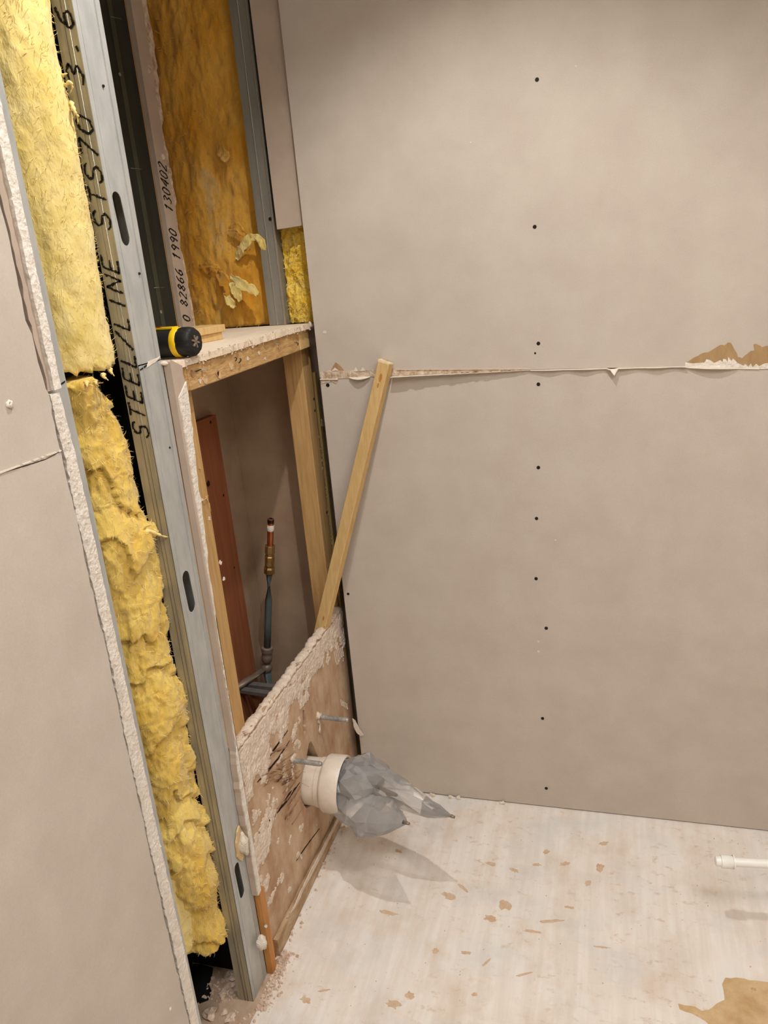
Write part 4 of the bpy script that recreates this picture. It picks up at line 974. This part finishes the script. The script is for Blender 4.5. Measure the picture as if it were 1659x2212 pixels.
lobe('film_crumple', [(.074, cy, cz), (.100, cy-.002, cz+.004), (.13, cy-.010, cz+.014), (.160, cy-.014, cz+.024), (.195, cy-.008, cz+.030)], [.052, .060, .056, .046, .012], [1, .95, .9, .8, .7], .3, 9, n=14, jit=.22, m=2)
lobe('film_crumple', [(.074, cy, cz+.01), (.11, cy+.018, cz+.036), (.15, cy+.026, cz+.050), (.19, cy+.018, cz+.036), (.215, cy+.008, cz+.016)], [.030, .042, .042, .030, .006], [1, .8, .6, .6, .7], .8, 12, n=11, jit=.22, m=2)
for tp, dr in ((tip1, Vector((1, -.2, -.15))), (tip2, Vector((.9, -.3, .05)))):
    dr = dr.normalized(); tube('taped_tip', [tp-dr*.012, tp-dr*.004, tp+dr*.005], [.0045, .0042, .003], 'greypipe', bag, 8)
pt = PY(-.33, 842, 1712); 
tube('grey_tape', [PY(-.335, 818, 1698), PY(-.335, 838, 1712), PY(-.33, 858, 1718)], [.008, .0075, .004], 'greypipe', bag, 6)
tube('grey_tape', [PY(-.335, 812, 1700), PY(-.335, 820, 1693), PY(-.33, 827, 1688)], [.005, .006, .004], 'greypipe', bag, 6)

# ------------------------------------------------------------------ pine brace leaning across the corner
b0 = Vector((-.030, -.078, .505)); b1 = Vector((.207, -.0165, 1.237))
d = (b1-b0).normalized(); sx = Vector((1, -.18, 0)); sx = (sx-d*sx.dot(d)).normalized(); sy = d.cross(sx)
br = thing('timber_brace', b0, 'pale pine batten leaning diagonally across the corner against the back wall', 'batten')
vs = []; N = 20
for i in range(N+1):
    c = b0.lerp(b1, i/N)
    for a, b in ((-1, -1), (1, -1), (1, 1), (-1, 1)): vs.append(c+sx*a*.0150+sy*b*.0125)
fs = [(i*4+j, i*4+(j+1) % 4, i*4+4+(j+1) % 4, i*4+4+j) for i in range(N) for j in range(4)]+[(3, 2, 1, 0)]
o = mesh_obj('batten', vs, fs, 'wood', br); bv = o.modifiers.new('bevel', 'BEVEL'); bv.width = .0012; bv.segments = 1; bv.limit_method = 'ANGLE'
vs = []; rnd = random.Random(2)
for a, b in ((-1, -1), (1, -1), (1, 1), (-1, 1)): vs.append(b1-d*.001+sx*a*.0148+sy*b*.0123)
for a, b in ((-1.1, -1), (1, -1), (1, 1), (-1.25, 1)): vs.append(b1+d*(.003 if a > 0 else .006)+sx*a*.0148+sy*b*.0123)
mesh_obj('rough_end', vs, [(0, 1, 2, 3), (4, 5, 6, 7), (0, 1, 5, 4), (1, 2, 6, 5), (2, 3, 7, 6), (3, 0, 4, 7)], 'wood_cut', br)
for i in range(12):
    a = b1+sx*rnd.uniform(-.016, .004)+sy*rnd.uniform(-.012, .012)+d*.004; tube('splinter', [a, a+d*rnd.uniform(.002, .005)+sx*rnd.uniform(-.006, 0)], [.0008, .0002], 'wood_cut', br, 5)
def on_brace(k, side, out=.0129):   # point on the camera-facing face
    return b0.lerp(b1, k)+sx*side*.015
nrm = sy if sy.y < 0 else -sy
for k, s_, r in ((.955, .1, .0055), (.93, 0.0, .0035), (.115, .25, .0035)):
    c = on_brace(k, s_)+nrm*.0126; ring = []
    vs = [c+sx*math.cos(2*math.pi*j/14)*r*.7+d*math.sin(2*math.pi*j/14)*r*1.8 for j in range(14)]; n = len(vs); vs += [v+nrm*.0004 for v in vs]
    mesh_obj('resin_stain', vs, [tuple(range(n)), tuple(range(n, 2*n))]+[(j, (j+1) % n, n+(j+1) % n, n+j) for j in range(n)], 'yellow' if False else 'orange', br)

# ------------------------------------------------------------------ white pipe stub at right
zp = .168; a = PZ(zp, 1545, 1860); b = PZ(zp, 1659, 1866)
dr = (b-a).normalized(); e = a+dr*((XR-a.x-.001)/dr.x)
pp = thing('supply_pipe', (a.x, a.y, zp), 'white plastic pipe with ribbed end cap reaching in above the floor at right', 'pipe')
lathe('end_cap', a, a+dr*.036, [(0, .0085), (.03, .0105), (.3, .011), (.33, .0140), (.85, .0140), (.9, .0125), (1, .0125), (1, .0145)], 'pvc_clean', pp, 24)
lathe('cap_flange', a+dr*.036, a+dr*.039, [(0, .0145), (1, .0145)], 'pvc_clean', pp, 24)
lathe('pipe', a+dr*.036, e, [(0, .0095), (1, .0095)], 'pvc_clean', pp, 20)

# ------------------------------------------------------------------ debris and floor marks
def chips(name, spots, smin, smax, m, parent, seed):
    rnd = random.Random(seed); mb = MB()
    for x, y in spots:
        s = smin+(smax-smin)*rnd.random()**2.2; c = Vector((x, y, s*.35))
        P = [c+Vector((math.cos(k*1.257+rnd.uniform(-.4, .4))*s*rnd.uniform(.6, 1), math.sin(k*1.257+rnd.uniform(-.4, .4))*s*rnd.uniform(.6, 1), -s*.35)) for k in range(5)]
        T_ = [p+(c-p)*.4+Vector((0, 0, s*rnd.uniform(.5, 1.1))) for p in P]
        mb.add(P+T_, [(4, 3, 2, 1, 0), (5, 6, 7, 8, 9)]+[(k, (k+1) % 5, 5+(k+1) % 5, 5+k) for k in range(5)])
    o = mb.build(name, m, parent); o['kind'] = 'stuff'; return o
rnd = random.Random(31); sp = []
for i in range(520):
    t = rnd.random(); y = -.735+.15*t; x = .014+abs(rnd.gauss(0, .013)); sp.append((x, y))
for i in range(160): sp.append((rnd.uniform(-.12, -.035), -.70+rnd.gauss(0, .02)))
for i in range(90): sp.append((rnd.uniform(-.05, .03), -.80+rnd.uniform(-.05, .06)))
for i in range(60): sp.append((.012+abs(rnd.gauss(0, .01)), rnd.uniform(-.60, -.12)))
c = chips('plaster_debris', sp, .0012, .0062, 'debris', None, 5); tag(c, 'pinkish plaster crumbs heaped around the feet of the lettered stud', 'rubble')
rnd = random.Random(41)
c = chips('floor_grit', [(rnd.uniform(.02, 1.2), rnd.uniform(-.75, -.02)) for _ in range(260)], .0006, .0022, 'debris', None, 8); tag(c, 'scattered fine grit lying over the pale floor', 'grit')
for i, (u, v, r) in enumerate([(452, 2192, .013), (498, 2204, .010), (484, 2188, .006), (484, 2142, .007), (500, 2110, .014), (505, 2136, .010)]):
    p = PZ(0, u, v); o = lump('plaster_chunk', (p.x, p.y, r*.32), r, 'debris', None, .9, 110, 2, i, (1, 1, .45), False)
    tag(o, ['flat plaster chunk at the bottom beside the near sheet edge', 'flat plaster chunk nearest the viewer between sheet and stud', 'tiny plaster chunk on the bay floor near its front', 'small pale plaster chunk alone on the dusty bay floor', 'largest pink plaster chunk against the left foot of the lettered stud', 'mid sized pink plaster chunk below the largest one at the stud foot'][i], 'rubble', 'plaster chunks on the bay floor')
# bits along the wall foot
for i, (u, v) in enumerate([(937, 1713), (975, 1718), (1088, 1722), (992, 1719)]):
    p = PZ(0, u, v); o = lump('plaster_chunk', (p.x, min(p.y, -.006), .004), .006, 'paper', None, .9, 160, 2, i+11, (1.2, .7, .8), False)
    tag(o, ['leftmost pale crumb at the foot of the back wall', 'second pale crumb from the left at the back wall foot', 'rightmost pale crumb at the foot of the back wall', 'third pale crumb from the left at the back wall foot'][i], 'rubble', 'crumbs at the back wall foot')
# brown glue residues scraped on the floor
GLUE = [(1190, 1990, 60, 8, -4), (1150, 2012, 46, 7, 8), (1090, 1955, 30, 26, 30), (1060, 1985, 34, 16, 10), (840, 1972, 44, 12, 16), (970, 1935, 34, 16, 14), (1000, 1918, 30, 8, 40), (1180, 1840, 14, 18, 70), (1160, 1868, 22, 8, 0),
        (1220, 1866, 10, 26, 80), (1304, 1822, 10, 20, 80), (1296, 1874, 20, 22, 40), (1270, 1908, 12, 20, 70), (1060, 1866, 26, 10, 10), (1230, 1960, 26, 6, 10), (1300, 2046, 36, 5, 6), (940, 2054, 16, 16, 30), (1005, 2058, 26, 8, 6),
        (1050, 2080, 30, 6, -40), (1130, 2105, 46, 6, -14), (885, 2150, 22, 18, 20), (1025, 2148, 16, 10, 0), (850, 2170, 34, 20, 10), (860, 1838, 18, 8, 20), (1110, 1880, 24, 8, 20), (660, 2160, 26, 16, 20), (700, 2140, 30, 5, -8)]
for i, (u, v, w_, h_, an) in enumerate(GLUE):
    ca, sa = math.cos(math.radians(an)), math.sin(math.radians(an)); rnd = random.Random(i); pts = []
    for k in range(16):
        t = 2*math.pi*k/16; rr = rnd.uniform(.55, 1.1); a_, b_ = w_*.5*math.cos(t)*rr, h_*.5*math.sin(t)*rr
        p = PZ(0, u+a_*ca-b_*sa, v+a_*sa+b_*ca); pts.append((p.x, p.y))
    plate('glue_residue', [pts], onZ(.0), .0006, 'glue', fl)
pts = [(1465, 2168), (1478, 2172), (1500, 2174), (1516, 2184), (1530, 2182), (1548, 2168), (1565, 2160), (1563, 2140), (1560, 2126), (1567, 2112), (1590, 2112), (1620, 2118), (1659, 2122), (1720, 2130), (1760, 2260), (1600, 2260), (1540, 2222), (1524, 2206), (1505, 2195), (1482, 2186), (1468, 2180)]
plate('bare_patch', [ragged([(PZ(0, u, v).x, PZ(0, u, v).y) for u, v in pts], .002, .010, True, 4)], onZ(.0), .0006, 'ochre', fl)

# ------------------------------------------------------------------ ceiling downlight and two added fill lamps (each lamp carries its own light)
em = bpy.data.materials.new('lamp_glow'); em.use_nodes = True
em.node_tree.nodes.remove(em.node_tree.nodes['Principled BSDF'])
en = em.node_tree.nodes.new('ShaderNodeEmission'); en.inputs[0].default_value = LAMP_COL+(1,); en.inputs[1].default_value = 8
em.node_tree.links.new(en.outputs[0], em.node_tree.nodes['Material Output'].inputs[0]); MT['glow'] = em
for (x, y), pw, ang, bl, rad, lab in LAMPS:
    t = thing('downlight_or_fill', (x, y, CEIL), 'round recessed ceiling downlight '+lab, 'lamp', 'ceiling downlights')
    R0 = max(rad, .034)
    lathe('trim_ring', (x, y, CEIL), (x, y, CEIL-.006), [(0, R0+.016), (.6, R0+.016), (1, R0+.012), (1, R0+.002), (0, R0)], 'trim', t, 32, caps=False)
    lathe('lens', (x, y, CEIL-.0005), (x, y, CEIL-.002), [(0, R0), (1, R0-.001)], 'glow', t, 32)
    ld = bpy.data.lights.new('downlight_or_fill_beam', 'SPOT'); ld.energy = pw; ld.color = LAMP_COL; ld.spot_size = math.radians(ang); ld.spot_blend = bl; ld.shadow_soft_size = rad
    lo_ = bpy.data.objects.new('downlight_or_fill_beam', ld); COL.objects.link(lo_); lo_.location = (x, y, CEIL-.012); adopt(lo_, t)
